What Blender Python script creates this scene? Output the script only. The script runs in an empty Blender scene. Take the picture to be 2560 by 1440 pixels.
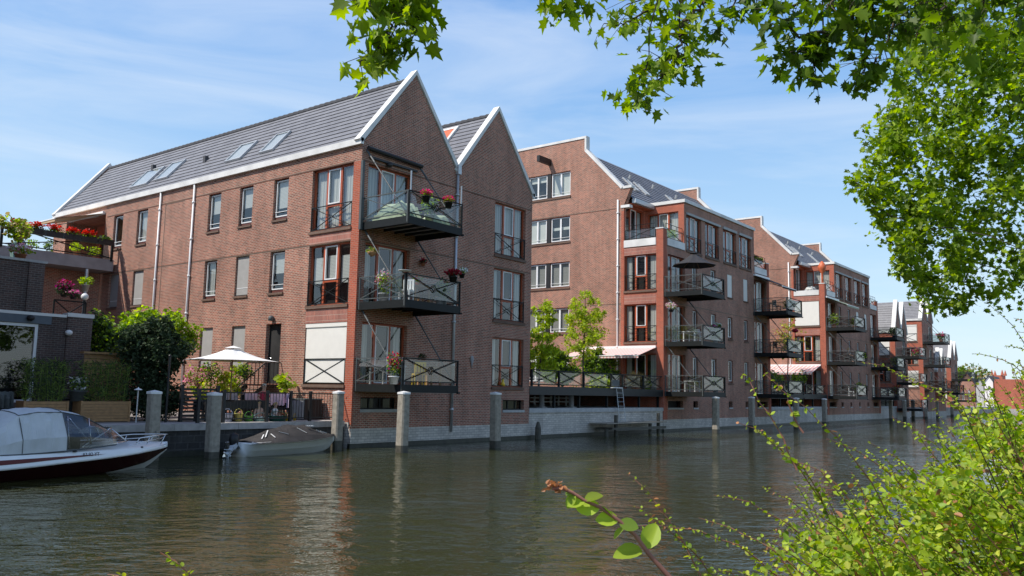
import bpy, math, random
import numpy as np
from mathutils import Vector, Matrix
random.seed(7); RNG = np.random.default_rng(11)
SC = bpy.context.scene
COL = SC.collection
H = 2.3                                   # eye height above the water (water is z = 0)
# ---------------------------------------------------------------- camera (x along the quay, y inland, z up)
F, CY = 2110.0, 720.0
PI_, RO, YA = math.radians(7.018), math.radians(1.107), math.radians(51.93)
FW = Vector((math.sin(YA)*math.cos(PI_), math.cos(YA)*math.cos(PI_), math.sin(PI_)))
_r = Vector((math.cos(YA), -math.sin(YA), 0)); _u = _r.cross(FW)
RT = _r*math.cos(RO) + _u*math.sin(RO); UP = -_r*math.sin(RO) + _u*math.cos(RO)
CAMP = Vector((0, 0, H))
cam = bpy.data.cameras.new('camera'); camo = bpy.data.objects.new('camera', cam); COL.objects.link(camo)
cam.sensor_width = 36; cam.lens = F/2560*36; cam.clip_start = 0.05; cam.clip_end = 6000
camo.matrix_world = Matrix(((RT.x, UP.x, -FW.x, 0), (RT.y, UP.y, -FW.y, 0), (RT.z, UP.z, -FW.z, H), (0, 0, 0, 1)))
SC.camera = camo
SC.view_settings.view_transform = 'Standard'; SC.view_settings.look = 'None'
SC.view_settings.exposure = 0; SC.view_settings.gamma = 1
def ray(x, y): return FW + RT*((x-1280)/F) + UP*((CY-y)/F)
def onX(x, y, X): d = ray(x, y); return CAMP + d*(X/d.x)
def onY(x, y, Y): d = ray(x, y); return CAMP + d*(Y/d.y)
def onZ(x, y, Z): d = ray(x, y); return CAMP + d*((Z-H)/d.z)
def onD(x, y, D): return CAMP + ray(x, y)*D
# ---------------------------------------------------------------- mesh builder
class MB:
    def __init__(s): s.v = []; s.f = []; s.m = []
    def poly(s, pts, mi=0):
        n = len(s.v); s.v += [tuple(p) for p in pts]; s.f.append(tuple(range(n, n+len(pts)))); s.m.append(mi)
    def box(s, x0, x1, y0, y1, z0, z1, mi=0):
        if x0 > x1: x0, x1 = x1, x0
        if y0 > y1: y0, y1 = y1, y0
        n = len(s.v)
        s.v += [(x0,y0,z0),(x1,y0,z0),(x1,y1,z0),(x0,y1,z0),(x0,y0,z1),(x1,y0,z1),(x1,y1,z1),(x0,y1,z1)]
        for f in ((0,3,2,1),(4,5,6,7),(0,1,5,4),(1,2,6,5),(2,3,7,6),(3,0,4,7)):
            s.f.append(tuple(n+i for i in f)); s.m.append(mi)
    def bar(s, p, q, w, h=None, mi=0, up=(0,0,1)):
        p = Vector(p); q = Vector(q); h = h or w; d = (q-p).normalized(); u = Vector(up)
        if abs(d.dot(u)) > .98: u = Vector((1,0,0))
        a = d.cross(u).normalized()*w/2; b = a.cross(d).normalized()*h/2; n = len(s.v)
        for c in (p, q): s.v += [tuple(c-a-b), tuple(c+a-b), tuple(c+a+b), tuple(c-a+b)]
        for f in ((3,2,1,0),(4,5,6,7),(0,1,5,4),(1,2,6,5),(2,3,7,6),(3,0,4,7)):
            s.f.append(tuple(n+i for i in f)); s.m.append(mi)
    def tube(s, pts, rad, n=6, mi=0, cap=True):
        pts = [Vector(p) for p in pts]; k = len(pts)
        if not hasattr(rad, '__len__'): rad = [rad]*k
        base = len(s.v)
        for i, p in enumerate(pts):
            d = (pts[min(i+1,k-1)]-pts[max(i-1,0)])
            d = d.normalized() if d.length > 1e-9 else Vector((0,0,1))
            u = Vector((0,0,1)) if abs(d.z) < .9 else Vector((1,0,0))
            a = d.cross(u).normalized(); b = a.cross(d)
            for j in range(n):
                t = 2*math.pi*j/n; s.v.append(tuple(p + (a*math.cos(t)+b*math.sin(t))*rad[i]))
        for i in range(k-1):
            for j in range(n):
                s.f.append((base+i*n+j, base+i*n+(j+1)%n, base+(i+1)*n+(j+1)%n, base+(i+1)*n+j)); s.m.append(mi)
        if cap:
            s.f.append(tuple(base+j for j in reversed(range(n)))); s.m.append(mi)
            s.f.append(tuple(base+(k-1)*n+j for j in range(n))); s.m.append(mi)
    def lathe(s, prof, c=(0,0,0), n=12, mi=0, sx=1, sy=1):
        base = len(s.v); c = Vector(c)
        for r, z in prof:
            for j in range(n):
                t = 2*math.pi*j/n; s.v.append((c.x+r*sx*math.cos(t), c.y+r*sy*math.sin(t), c.z+z))
        for i in range(len(prof)-1):
            for j in range(n):
                s.f.append((base+i*n+j, base+i*n+(j+1)%n, base+(i+1)*n+(j+1)%n, base+(i+1)*n+j)); s.m.append(mi)
        s.f.append(tuple(base+j for j in reversed(range(n)))); s.m.append(mi)
        s.f.append(tuple(base+(len(prof)-1)*n+j for j in range(n))); s.m.append(mi)
    def ball(s, c, r, n=8, k=5, mi=0, sz=1):
        s.lathe([(max(.001, r*math.sin(math.pi*i/k)), -r*sz*math.cos(math.pi*i/k)) for i in range(k+1)], c, n, mi)
    def build(s, name, mats, parent=None, smooth=False):
        me = bpy.data.meshes.new(name); me.from_pydata(s.v, [], s.f)
        if not isinstance(mats, (list, tuple)): mats = [mats]
        for m in mats: me.materials.append(m)
        if len(mats) > 1: me.polygons.foreach_set('material_index', s.m)
        if smooth: me.polygons.foreach_set('use_smooth', [True]*len(s.f))
        me.update()
        o = bpy.data.objects.new(name, me); COL.objects.link(o)
        if parent: o.parent = parent; o.matrix_parent_inverse = Matrix.Translation(-WORLD[parent.name])
        WORLD[o.name] = Vector((0,0,0))
        return o
WORLD = {}
def tag(o, label=None, cat=None, group=None, kind=None):
    if label: o['label'] = label
    if cat: o['category'] = cat
    if group: o['group'] = group
    if kind: o['kind'] = kind
    return o
def thing(name, label, cat, loc=(0,0,0), group=None):
    o = bpy.data.objects.new(name, None); COL.objects.link(o); o.location = loc; o.empty_display_size = .2
    WORLD[o.name] = Vector(loc)
    return tag(o, label, cat, group)
def copy_tree(o, parent=None):
    c = o.copy(); COL.objects.link(c)
    if parent: c.parent = parent
    c.matrix_parent_inverse = o.matrix_parent_inverse.copy()
    WORLD[c.name] = WORLD[o.name].copy()
    for ch in list(o.children):
        if ch.name in WORLD: copy_tree(ch, c)
    return c
def dup(o, delta=None, loc=None, label=None, group=None, rz=None):
    c = copy_tree(o)
    if delta is not None: c.location = Vector(c.location) + Vector(delta)
    if loc is not None: c.location = loc
    if rz is not None: c.rotation_euler.z = rz
    if label: c['label'] = label
    if group: c['group'] = group
    WORLD[c.name] = Vector(c.location)
    return c
def find(root, name):
    return [c for c in root.children_recursive if c.name.split('.')[0] == name]
# ---------------------------------------------------------------- materials
def newmat(name):
    m = bpy.data.materials.new(name); m.use_nodes = True; nt = m.node_tree
    return m, nt, nt.nodes['Principled BSDF']
def N(nt, t, **kw):
    n = nt.nodes.new('ShaderNode'+t)
    for k, v in kw.items():
        if k in n.inputs: n.inputs[k].default_value = v
        else: setattr(n, k, v)
    return n
def L(nt, a, b): nt.links.new(a, b)
def c4(c): return (*c, 1)
def plain(name, col, rough=.6, var=.15, scale=6, metal=0, bump=0, spec=.5):
    m, nt, b = newmat(name); b.inputs['Roughness'].default_value = rough; b.inputs['Metallic'].default_value = metal
    b.inputs['Specular IOR Level'].default_value = spec
    g = N(nt, 'NewGeometry'); n = N(nt, 'TexNoise', Scale=scale, Detail=5.0)
    L(nt, g.outputs['Position'], n.inputs['Vector'])
    r = N(nt, 'ValToRGB'); r.color_ramp.elements[0].position = .3; r.color_ramp.elements[1].position = .7
    r.color_ramp.elements[0].color = c4([x*(1-var) for x in col]); r.color_ramp.elements[1].color = c4([min(1, x*(1+var)) for x in col])
    L(nt, n.outputs['Fac'], r.inputs['Fac']); L(nt, r.outputs['Color'], b.inputs['Base Color'])
    if bump:
        bp = N(nt, 'Bump', Strength=bump, Distance=.02); L(nt, n.outputs['Fac'], bp.inputs['Height']); L(nt, bp.outputs['Normal'], b.inputs['Normal'])
    return m
def wallcoord(nt):
    g = N(nt, 'NewGeometry'); sp = N(nt, 'SeparateXYZ'); L(nt, g.outputs['Position'], sp.inputs[0])
    sn = N(nt, 'SeparateXYZ'); L(nt, g.outputs['True Normal'], sn.inputs[0])
    ab = N(nt, 'Math', operation='ABSOLUTE'); L(nt, sn.outputs['X'], ab.inputs[0])
    gt = N(nt, 'Math', operation='GREATER_THAN'); L(nt, ab.outputs[0], gt.inputs[0]); gt.inputs[1].default_value = .6
    mx = N(nt, 'Mix'); L(nt, gt.outputs[0], mx.inputs['Factor']); L(nt, sp.outputs['X'], mx.inputs['A']); L(nt, sp.outputs['Y'], mx.inputs['B'])
    cb = N(nt, 'CombineXYZ'); L(nt, mx.outputs['Result'], cb.inputs['X']); L(nt, sp.outputs['Z'], cb.inputs['Y'])
    return g, cb
def brick(name, c1, c2, mortar, bw=.22, rh=.075, ms=.012, vertical=False, var=.35, rough=.85):
    m, nt, b = newmat(name); b.inputs['Roughness'].default_value = rough; b.inputs['Specular IOR Level'].default_value = .25
    g, cb = wallcoord(nt); vec = cb.outputs[0]
    if vertical:
        sp = N(nt, 'SeparateXYZ'); L(nt, vec, sp.inputs[0]); c2_ = N(nt, 'CombineXYZ')
        L(nt, sp.outputs['Y'], c2_.inputs['X']); L(nt, sp.outputs['X'], c2_.inputs['Y']); vec = c2_.outputs[0]
    t = N(nt, 'TexBrick', Scale=1.0); t.inputs['Brick Width'].default_value = bw; t.inputs['Row Height'].default_value = rh
    t.inputs['Mortar Size'].default_value = ms; t.inputs['Mortar Smooth'].default_value = .2; t.inputs['Bias'].default_value = -.05
    t.inputs['Color1'].default_value = c4(c1); t.inputs['Color2'].default_value = c4(c2); t.inputs['Mortar'].default_value = c4(mortar)
    if vertical: t.offset = 0
    L(nt, vec, t.inputs['Vector'])
    n = N(nt, 'TexNoise', Scale=.55, Detail=6.0, Roughness=.65); L(nt, g.outputs['Position'], n.inputs['Vector'])
    n2 = N(nt, 'TexNoise', Scale=9.0, Detail=2.0); L(nt, vec, n2.inputs['Vector'])
    mpv = N(nt, 'Mapping'); mpv.inputs['Scale'].default_value = (1.6,.16,1); L(nt, cb.outputs[0], mpv.inputs['Vector'])
    n3 = N(nt, 'TexNoise', Scale=1.0, Detail=5.0, Roughness=.6); L(nt, mpv.outputs[0], n3.inputs['Vector'])
    a0 = N(nt, 'Math', operation='MULTIPLY_ADD'); L(nt, n2.outputs['Fac'], a0.inputs[0]); a0.inputs[1].default_value = .45; a0.inputs[2].default_value = -.225
    a1 = N(nt, 'Math', operation='ADD'); L(nt, a0.outputs[0], a1.inputs[0]); L(nt, n3.outputs['Fac'], a1.inputs[1])
    ad = N(nt, 'Math', operation='ADD'); L(nt, n.outputs['Fac'], ad.inputs[0]); L(nt, a1.outputs[0], ad.inputs[1])
    mr = N(nt, 'MapRange'); mr.inputs['From Min'].default_value = .65; mr.inputs['From Max'].default_value = 1.35
    mr.inputs['To Min'].default_value = 1-var; mr.inputs['To Max'].default_value = 1+var; L(nt, ad.outputs[0], mr.inputs['Value'])
    mu = N(nt, 'VectorMath', operation='SCALE'); L(nt, t.outputs['Color'], mu.inputs[0]); L(nt, mr.outputs[0], mu.inputs['Scale'])
    L(nt, mu.outputs[0], b.inputs['Base Color'])
    bp = N(nt, 'Bump', Strength=.5, Distance=.01); bp.invert = True; L(nt, t.outputs['Fac'], bp.inputs['Height']); L(nt, bp.outputs['Normal'], b.inputs['Normal'])
    return m
def stripes(name, c1, c2, period, axis='Z', duty=.5, rough=.6):
    m, nt, b = newmat(name); b.inputs['Roughness'].default_value = rough
    g = N(nt, 'NewGeometry'); sp = N(nt, 'SeparateXYZ'); L(nt, g.outputs['Position'], sp.inputs[0])
    dv = N(nt, 'Math', operation='DIVIDE'); L(nt, sp.outputs[axis], dv.inputs[0]); dv.inputs[1].default_value = period
    fr = N(nt, 'Math', operation='FRACT'); L(nt, dv.outputs[0], fr.inputs[0])
    gt = N(nt, 'Math', operation='GREATER_THAN'); L(nt, fr.outputs[0], gt.inputs[0]); gt.inputs[1].default_value = duty
    mx = N(nt, 'Mix', data_type='RGBA'); L(nt, gt.outputs[0], mx.inputs['Factor'])
    mx.inputs[6].default_value = c4(c1); mx.inputs[7].default_value = c4(c2); L(nt, mx.outputs[2], b.inputs['Base Color'])
    return m
def glass(name, tint=.9, ior=1.7, base=.06, rough=.015):
    m, nt, b = newmat(name); nt.nodes.remove(b); out = nt.nodes['Material Output']
    tr = N(nt, 'BsdfTransparent'); tr.inputs['Color'].default_value = (tint*.96, tint, tint*.98, 1)
    gl = N(nt, 'BsdfGlossy'); gl.inputs['Roughness'].default_value = rough
    g = N(nt, 'NewGeometry'); nz = N(nt, 'TexNoise', Scale=1.3, Detail=1.0); L(nt, g.outputs['Position'], nz.inputs['Vector'])
    bp = N(nt, 'Bump', Strength=.06, Distance=.05); L(nt, nz.outputs['Fac'], bp.inputs['Height']); L(nt, bp.outputs['Normal'], gl.inputs['Normal'])
    dt = N(nt, 'VectorMath', operation='DOT_PRODUCT'); L(nt, g.outputs['Incoming'], dt.inputs[0]); L(nt, g.outputs['Normal'], dt.inputs[1])
    ab = N(nt, 'Math', operation='ABSOLUTE'); L(nt, dt.outputs['Value'], ab.inputs[0]); om = N(nt, 'Math', operation='SUBTRACT'); om.inputs[0].default_value = 1; L(nt, ab.outputs[0], om.inputs[1])
    pw = N(nt, 'Math', operation='POWER'); L(nt, om.outputs[0], pw.inputs[0]); pw.inputs[1].default_value = 4.0
    ad = N(nt, 'Math', operation='MULTIPLY_ADD'); ad.use_clamp = True; L(nt, pw.outputs[0], ad.inputs[0]); ad.inputs[1].default_value = .8; ad.inputs[2].default_value = base+((ior-1)/(ior+1))**2
    mx = N(nt, 'MixShader'); L(nt, ad.outputs[0], mx.inputs[0]); L(nt, tr.outputs[0], mx.inputs[1]); L(nt, gl.outputs[0], mx.inputs[2])
    L(nt, mx.outputs[0], out.inputs['Surface'])
    return m
def leafmat(name, col, trans=.45, rough=.5):
    m, nt, b = newmat(name); out = nt.nodes['Material Output']
    g = N(nt, 'NewGeometry'); r = N(nt, 'ValToRGB'); r.color_ramp.elements[0].color = c4([x*.6 for x in col]); r.color_ramp.elements[1].color = c4([min(1, x*1.45) for x in col])
    L(nt, g.outputs['Random Per Island'], r.inputs['Fac'])
    b.inputs['Roughness'].default_value = rough; b.inputs['Specular IOR Level'].default_value = .35; L(nt, r.outputs['Color'], b.inputs['Base Color'])
    t = N(nt, 'BsdfTranslucent'); hs = N(nt, 'HueSaturation', Saturation=1.15, Value=1.5); L(nt, r.outputs['Color'], hs.inputs['Color']); L(nt, hs.outputs[0], t.inputs['Color'])
    mx = N(nt, 'MixShader'); mx.inputs[0].default_value = trans; L(nt, b.outputs[0], mx.inputs[1]); L(nt, t.outputs[0], mx.inputs[2]); L(nt, mx.outputs[0], out.inputs['Surface'])
    return m
M = {}
M['brick'] = brick('brown_brick', (.385,.135,.086), (.185,.076,.055), (.44,.34,.265), ms=.0135, var=.30)
M['brickred'] = brick('red_brick', (.46,.10,.05), (.34,.075,.042), (.40,.22,.16), var=.15)
M['soldier'] = brick('soldier_brick', (.40,.13,.09), (.27,.09,.07), (.45,.32,.26), vertical=True, var=.2)
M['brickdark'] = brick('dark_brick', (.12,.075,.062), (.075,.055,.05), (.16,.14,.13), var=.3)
M['palestone'] = brick('pale_brick', (.60,.56,.50), (.46,.43,.385), (.33,.31,.28), bw=.32, rh=.11, ms=.012, var=.3)
M['quaystone'] = brick('quay_stone', (.065,.063,.06), (.045,.044,.043), (.085,.082,.078), bw=.45, rh=.22, ms=.02, var=.45)
M['sill'] = brick('sill_brick', (.17,.09,.06), (.12,.07,.05), (.2,.15,.12), vertical=True, bw=.2, rh=.06, var=.2)
M['white'] = plain('white_coping', (.72,.71,.68), .6, .14, 1.2)
M['whitepaint'] = plain('white_paint', (.8,.8,.79), .4, .03, 3)
M['grey'] = plain('grey_concrete', (.42,.42,.41), .8, .15, 5, bump=.2)
M['slab'] = plain('slab_concrete', (.30,.29,.29), .8, .15, 2)
M['coping'] = plain('quay_coping', (.40,.38,.36), .8, .2, 4, bump=.2)
M['paving'] = plain('paving', (.25,.23,.22), .9, .2, 3)
M['redwood'] = plain('red_wood', (.42,.09,.035), .45, .12, 8)
M['darkframe'] = plain('dark_frame', (.13,.04,.028), .5, .15, 8)
M['steel'] = plain('dark_steel', (.012,.014,.014), .55, .2, 10, spec=.25)
M['steelgrey'] = plain('grey_steel', (.09,.10,.10), .5, .15, 10, spec=.3)
M['galv'] = plain('galvanised', (.5,.52,.53), .4, .1, 10, metal=.5)
M['black'] = plain('black', (.012,.012,.013), .5, .2, 5)
M['room'] = plain('dark_room', (.018,.017,.016), .9, .5, 1.5)  # near-black window backing: the shade of the unlit interior is put into the colour
M['blind'] = stripes('slat_blind', (.72,.72,.70), (.50,.50,.49), .06, 'Z', .55)
M['curtain'] = stripes('curtain_cloth', (.70,.69,.66), (.55,.54,.52), .17, 'Y', .5)
M['curtainx'] = stripes('curtain_cloth_front', (.60,.60,.57), (.44,.44,.42), .17, 'X', .5)
M['screen'] = plain('white_screen', (.78,.76,.70), .7, .03, 3)
M['greyscreen'] = plain('grey_screen', (.36,.35,.33), .7, .06, 4)
M['pink'] = plain('pink_cloth', (.78,.55,.62), .8, .12, 3)
M['glass'] = glass('window_glass', .86, 1.75, .05)
M['clear'] = glass('balcony_glass', .78, 1.5, .075)
M['frost'] = glass('screen_glass', .62, 1.6, .10, .12)
M['plastic'] = glass('clear_plastic', .55, 1.5, .06, .08)
M['wood'] = plain('pale_wood', (.34,.19,.08), .6, .2, 8)
M['post'] = plain('weathered_post', (.30,.27,.22), .85, .25, 7, bump=.4)
M['postbase'] = plain('wet_post', (.07,.065,.05), .6, .3, 7)
M['bark'] = plain('bark', (.085,.065,.05), .9, .35, 12, bump=.5)
M['wet'] = plain('wet_algae', (.030,.032,.022), .5, .5, 3)
M['twig'] = plain('red_twig', (.30,.13,.09), .7, .2, 20)
M['twigdark'] = plain('dark_twig', (.10,.06,.045), .7, .2, 20)
M['terracotta'] = plain('terracotta', (.36,.14,.07), .8, .15, 8)
M['skin'] = plain('skin', (.62,.38,.28), .55, .05, 10)
M['hair_blond'] = plain('blond_hair', (.50,.33,.14), .6, .2, 40)
M['hair_grey'] = plain('grey_hair', (.45,.42,.38), .6, .2, 40)
M['redcloth'] = plain('red_cloth', (.55,.03,.07), .8, .1, 8)
M['whitecloth'] = plain('white_cloth', (.78,.78,.76), .8, .05, 6)
M['parasolcloth'] = plain('parasol_cloth', (.82,.81,.79), .8, .03, 6)
M['blackcloth'] = plain('black_cloth', (.03,.03,.034), .8, .2, 6)
M['greycloth'] = plain('canopy_cloth', (.54,.57,.58), .8, .1, 2)
M['covercloth'] = plain('boat_cover', (.034,.030,.028), .8, .35, 3)
M['burgundy'] = plain('burgundy_hull', (.035,.006,.010), .15, .1, 3)
M['gelcoat'] = plain('white_gelcoat', (.86,.87,.86), .25, .03, 3)
M['motorgrey'] = plain('motor_grey', (.50,.53,.56), .4, .1, 6)
M['chrome'] = plain('chrome', (.75,.76,.77), .15, .02, 3, metal=1)
M['orange'] = plain('orange_panel', (.62,.14,.05), .5, .05, 5)
M['yellow'] = plain('yellow_plastic', (.75,.50,.03), .4, .05, 5)
M['green'] = plain('green_plastic', (.03,.14,.09), .4, .1, 5)
M['tealpale'] = plain('pale_teal_plastic', (.30,.48,.45), .4, .1, 5)
M['coverpale'] = plain('pale_cover', (.40,.48,.34), .8, .12, 3)
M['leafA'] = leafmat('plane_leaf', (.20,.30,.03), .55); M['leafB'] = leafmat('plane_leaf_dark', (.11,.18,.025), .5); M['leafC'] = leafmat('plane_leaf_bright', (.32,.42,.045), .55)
M['bushA'] = leafmat('shrub_leaf', (.33,.43,.04), .48); M['bushB'] = leafmat('shrub_leaf_green', (.21,.32,.04), .45); M['bushC'] = leafmat('shrub_leaf_yellow', (.46,.49,.07), .48); M['bushR'] = leafmat('shrub_tip_red', (.42,.20,.10), .4)
M['hedge'] = leafmat('hedge_leaf', (.05,.08,.035), .25, .7); M['hedge2'] = leafmat('hedge_leaf_dark', (.028,.045,.02), .2, .7)
M['lime'] = leafmat('lime_leaf', (.36,.47,.05), .55); M['lime2'] = leafmat('lime_leaf_mid', (.22,.33,.04), .5)
M['bamboo'] = leafmat('bamboo_leaf', (.19,.27,.06), .4); M['straw'] = leafmat('straw_grass', (.42,.33,.15), .4)
for k, c in dict(f_red=(.62,.03,.015), f_pink=(.70,.03,.20), f_lpink=(.72,.32,.42), f_white=(.8,.8,.76), f_dred=(.33,.01,.03), f_mag=(.55,.06,.30)).items():
    M[k] = leafmat('petal_'+k, c, .35)
def roofmat():
    m, nt, b = newmat('roof_tile'); b.inputs['Roughness'].default_value = .55; b.inputs['Specular IOR Level'].default_value = .4
    g, cb = wallcoord(nt)
    t = N(nt, 'TexBrick', Scale=1.0); t.inputs['Brick Width'].default_value = .3; t.inputs['Row Height'].default_value = .24; t.inputs['Mortar Size'].default_value = .006
    t.inputs['Color1'].default_value = (.17,.172,.188,1); t.inputs['Color2'].default_value = (.21,.212,.228,1); t.inputs['Mortar'].default_value = (.12,.12,.13,1)
    L(nt, cb.outputs[0], t.inputs['Vector'])
    n = N(nt, 'TexNoise', Scale=.7, Detail=5.0); L(nt, g.outputs['Position'], n.inputs['Vector'])
    mr = N(nt, 'MapRange'); mr.inputs['To Min'].default_value = .75; mr.inputs['To Max'].default_value = 1.25; L(nt, n.outputs['Fac'], mr.inputs['Value'])
    mu = N(nt, 'VectorMath', operation='SCALE'); L(nt, t.outputs['Color'], mu.inputs[0]); L(nt, mr.outputs[0], mu.inputs['Scale']); L(nt, mu.outputs[0], b.inputs['Base Color'])
    return m
M['roof'] = roofmat()
M['roofedge'] = plain('roof_tile_edge', (.06,.06,.066), .7, .15, 3)
# ---------------------------------------------------------------- leaves
def tmpl(kind):
    """half outlines (x >= 0) from leaf base to tip; the other half is mirrored and both share the midrib"""
    if kind == 'plane': h = [(0,0),(.30,-.10),(.22,.12),(.52,.22),(.30,.42),(.42,.66),(.16,.62),(0,1)]
    elif kind == 'oval': h = [(0,0),(.18,.08),(.33,.30),(.36,.52),(.27,.76),(.12,.93),(0,1)]
    elif kind == 'blade': h = [(0,0),(.05,0),(.04,.6),(0,1)]
    elif kind == 'star': h = [(0,0),(.38,.05),(.25,.35),(.45,.6),(.12,.6),(0,1)]
    else: h = [(0,0),(.3,.4),(0,1)]
    v = list(h)+[(-x, y) for x, y in h[1:-1]]; k = len(h); n = len(v)
    fa = list(range(k)); fb = [k-1]+list(range(n-1, k-1, -1))[::1]
    fb = [0, k-1]+list(range(n-1, k-1, -1))
    return np.array([(x, y) for x, y in v]), fa, fb
def leaves(name, P, size, kind, mats, parent=None, up=.6, weights=None, dirs=None, sv=.35, face=None):
    P = np.asarray(P, float); n = len(P); t, fa, fb = tmpl(kind); k = len(t)
    nr = RNG.normal(size=(n,3)); nr[:,2] = np.abs(nr[:,2])*.7 + up
    if face is not None: nr = nr*.45 + np.array(face)
    nr /= np.linalg.norm(nr, axis=1)[:,None]
    a = RNG.normal(size=(n,3)) if dirs is None else np.asarray(dirs, float)+RNG.normal(size=(n,3))*.25
    a -= nr*(a*nr).sum(1)[:,None]; a /= np.linalg.norm(a, axis=1)[:,None]
    b = np.cross(a, nr); s = np.asarray(size)*(1+RNG.uniform(-sv, sv, n)); s = s[:,None,None]
    fold = RNG.uniform(.05, .55, n)[:,None]; curl = RNG.uniform(-.15, .5, n)[:,None]
    z = np.abs(t[None,:,0])*fold - t[None,:,1]**2*curl
    V = P[:,None,:] + s*(t[None,:,0,None]*b[:,None,:] + t[None,:,1,None]*a[:,None,:] + z[:,:,None]*nr[:,None,:])
    me = bpy.data.meshes.new(name); me.vertices.add(n*k); me.vertices.foreach_set('co', V.reshape(-1))
    one = np.array(fa+fb, dtype=np.int32); la, lb = len(fa), len(fb); m = la+lb
    me.loops.add(n*m); me.loops.foreach_set('vertex_index', (np.arange(n, dtype=np.int32)[:,None]*k+one[None,:]).reshape(-1))
    me.polygons.add(2*n); st = np.arange(n, dtype=np.int32)[:,None]*m+np.array([0,la], dtype=np.int32)[None,:]
    me.polygons.foreach_set('loop_start', st.reshape(-1)); me.polygons.foreach_set('loop_total', np.tile(np.array([la,lb], dtype=np.int32), n))
    if not isinstance(mats, (list, tuple)): mats = [mats]
    for q in mats: me.materials.append(q)
    me.polygons.foreach_set('material_index', np.repeat(RNG.choice(len(mats), n, p=weights), 2).astype(np.int32))
    me.update(calc_edges=True); me.validate()
    o = bpy.data.objects.new(name, me); COL.objects.link(o)
    if parent: o.parent = parent; o.matrix_parent_inverse = Matrix.Translation(-WORLD[parent.name])
    WORLD[o.name] = Vector((0,0,0))
    return o
def cloud(c, r, n, shell=.35):
    c = np.array(c, float); r = np.array(r if hasattr(r, '__len__') else (r,r,r), float)
    d = RNG.normal(size=(n,3)); d /= np.linalg.norm(d, axis=1)[:,None]
    return c + d*r*(RNG.uniform(0, 1, n)**shell)[:,None]
def clumps(c, r, nc, per, cr):
    cs = cloud(c, r, nc, .45)
    return np.concatenate([cloud(q, cr*random.uniform(.6, 1.3), per, .6) for q in cs]), cs
def branch(mb, nodes, targets, rmin=.006, taper=.62, wob=.08, n=5, seg=3):
    """nodes: [(Vector, radius)]; grows a curved limb from the nearest node to each target"""
    for t in targets:
        t = Vector(t); best = min(nodes, key=lambda q: (q[0]-t).length + .35*max(0, q[0].z-t.z) - q[1]*2)
        p, r = best; d = t-p; pts = [p]; l = d.length
        for i in range(1, seg+1):
            q = p + d*(i/seg) + Vector((random.gauss(0,1), random.gauss(0,1), random.gauss(0,.6)))*wob*l*(0 if i == seg else 1) + Vector((0,0,.10*l*math.sin(math.pi*i/seg)))
            pts.append(q)
        r1 = max(rmin, min(r*.7, .012*l+rmin)); rr = [r1 + (max(rmin, r1*taper*.6)-r1)*i/seg for i in range(seg+1)]
        mb.tube(pts, rr, n)
        nodes += [(pts[i], rr[i]) for i in range(1, seg+1)]
# ---------------------------------------------------------------- facade planes
class Plane:
    """axis 'X': wall at x=c, running along y; axis 'Y': wall at y=c, running along x; s = inward direction (+1/-1)"""
    def __init__(s, axis, c, inward=1): s.axis = axis; s.c = c; s.s = inward
    def P(s, a, d, z): return (s.c+s.s*d, a, z) if s.axis == 'X' else (a, s.c+s.s*d, z)
    def box(s, mb, a0, a1, d0, d1, z0, z1, mi=0):
        p = s.P(a0, d0, z0); q = s.P(a1, d1, z1); mb.box(p[0], q[0], p[1], q[1], z0, z1, mi)
    def bar(s, mb, a0, d0, z0, a1, d1, z1, w, mi=0): mb.bar(s.P(a0,d0,z0), s.P(a1,d1,z1), w, w, mi)
    def wall(s, mb, a0, a1, z0, z1, ops=(), depth=.16, mi=0):
        ops = [o for o in ops if o[1] > a0 and o[0] < a1 and o[3] > z0 and o[2] < z1]
        A = sorted({a0, a1, *[max(a0, min(a1, v)) for o in ops for v in o[:2]]}); Z = sorted({z0, z1, *[max(z0, min(z1, v)) for o in ops for v in o[2:4]]})
        for j in range(len(Z)-1):
            run = None
            for i in range(len(A)):
                solid = i < len(A)-1 and not any(o[0] < (A[i]+A[i+1])/2 < o[1] and o[2] < (Z[j]+Z[j+1])/2 < o[3] for o in ops)
                if solid and run is None: run = A[i]
                if not solid and run is not None:
                    mb.poly([s.P(run,0,Z[j]), s.P(A[i],0,Z[j]), s.P(A[i],0,Z[j+1]), s.P(run,0,Z[j+1])], mi); run = None
        for o in ops:
            b0, b1, y0, y1 = o[:4]; D = o[4] if len(o) > 4 else depth
            for q in (((b0,0,y0),(b0,D,y0),(b0,D,y1),(b0,0,y1)), ((b1,0,y0),(b1,0,y1),(b1,D,y1),(b1,D,y0)), ((b0,0,y0),(b1,0,y0),(b1,D,y0),(b0,D,y0)), ((b0,0,y1),(b0,D,y1),(b1,D,y1),(b1,0,y1))):
                mb.poly([s.P(*p) for p in q], mi)
def frame_rect(pl, mb, a0, a1, z0, z1, d0, d1, w, mi=0):
    pl.box(mb, a0, a0+w, d0, d1, z0, z1, mi); pl.box(mb, a1-w, a1, d0, d1, z0, z1, mi)
    pl.box(mb, a0+w, a1-w, d0, d1, z0, z0+w, mi); pl.box(mb, a0+w, a1-w, d0, d1, z1-w, z1, mi)
def quad(pl, mb, a0, a1, d, z0, z1, mi=0): mb.poly([pl.P(a0,d,z0), pl.P(a1,d,z0), pl.P(a1,d,z1), pl.P(a0,d,z1)], mi)
def xrail(pl, par, a0, a1, z0, z1, d=-.05, name='guard_rail', mat='steel', double=False):
    mb = MB(); w = .035
    frame_rect(pl, mb, a0, a1, z0, z1, d-.018, d+.018, w)
    pl.bar(mb, a0, d, z0, a1, d, z1, .028); pl.bar(mb, a0, d+.03, z1, a1, d+.03, z0, .028)
    return mb.build(name, M[mat], par)
FILL = ['blind_half', 'curtain', 'blind_full', 'dark', 'blind_low']
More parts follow.
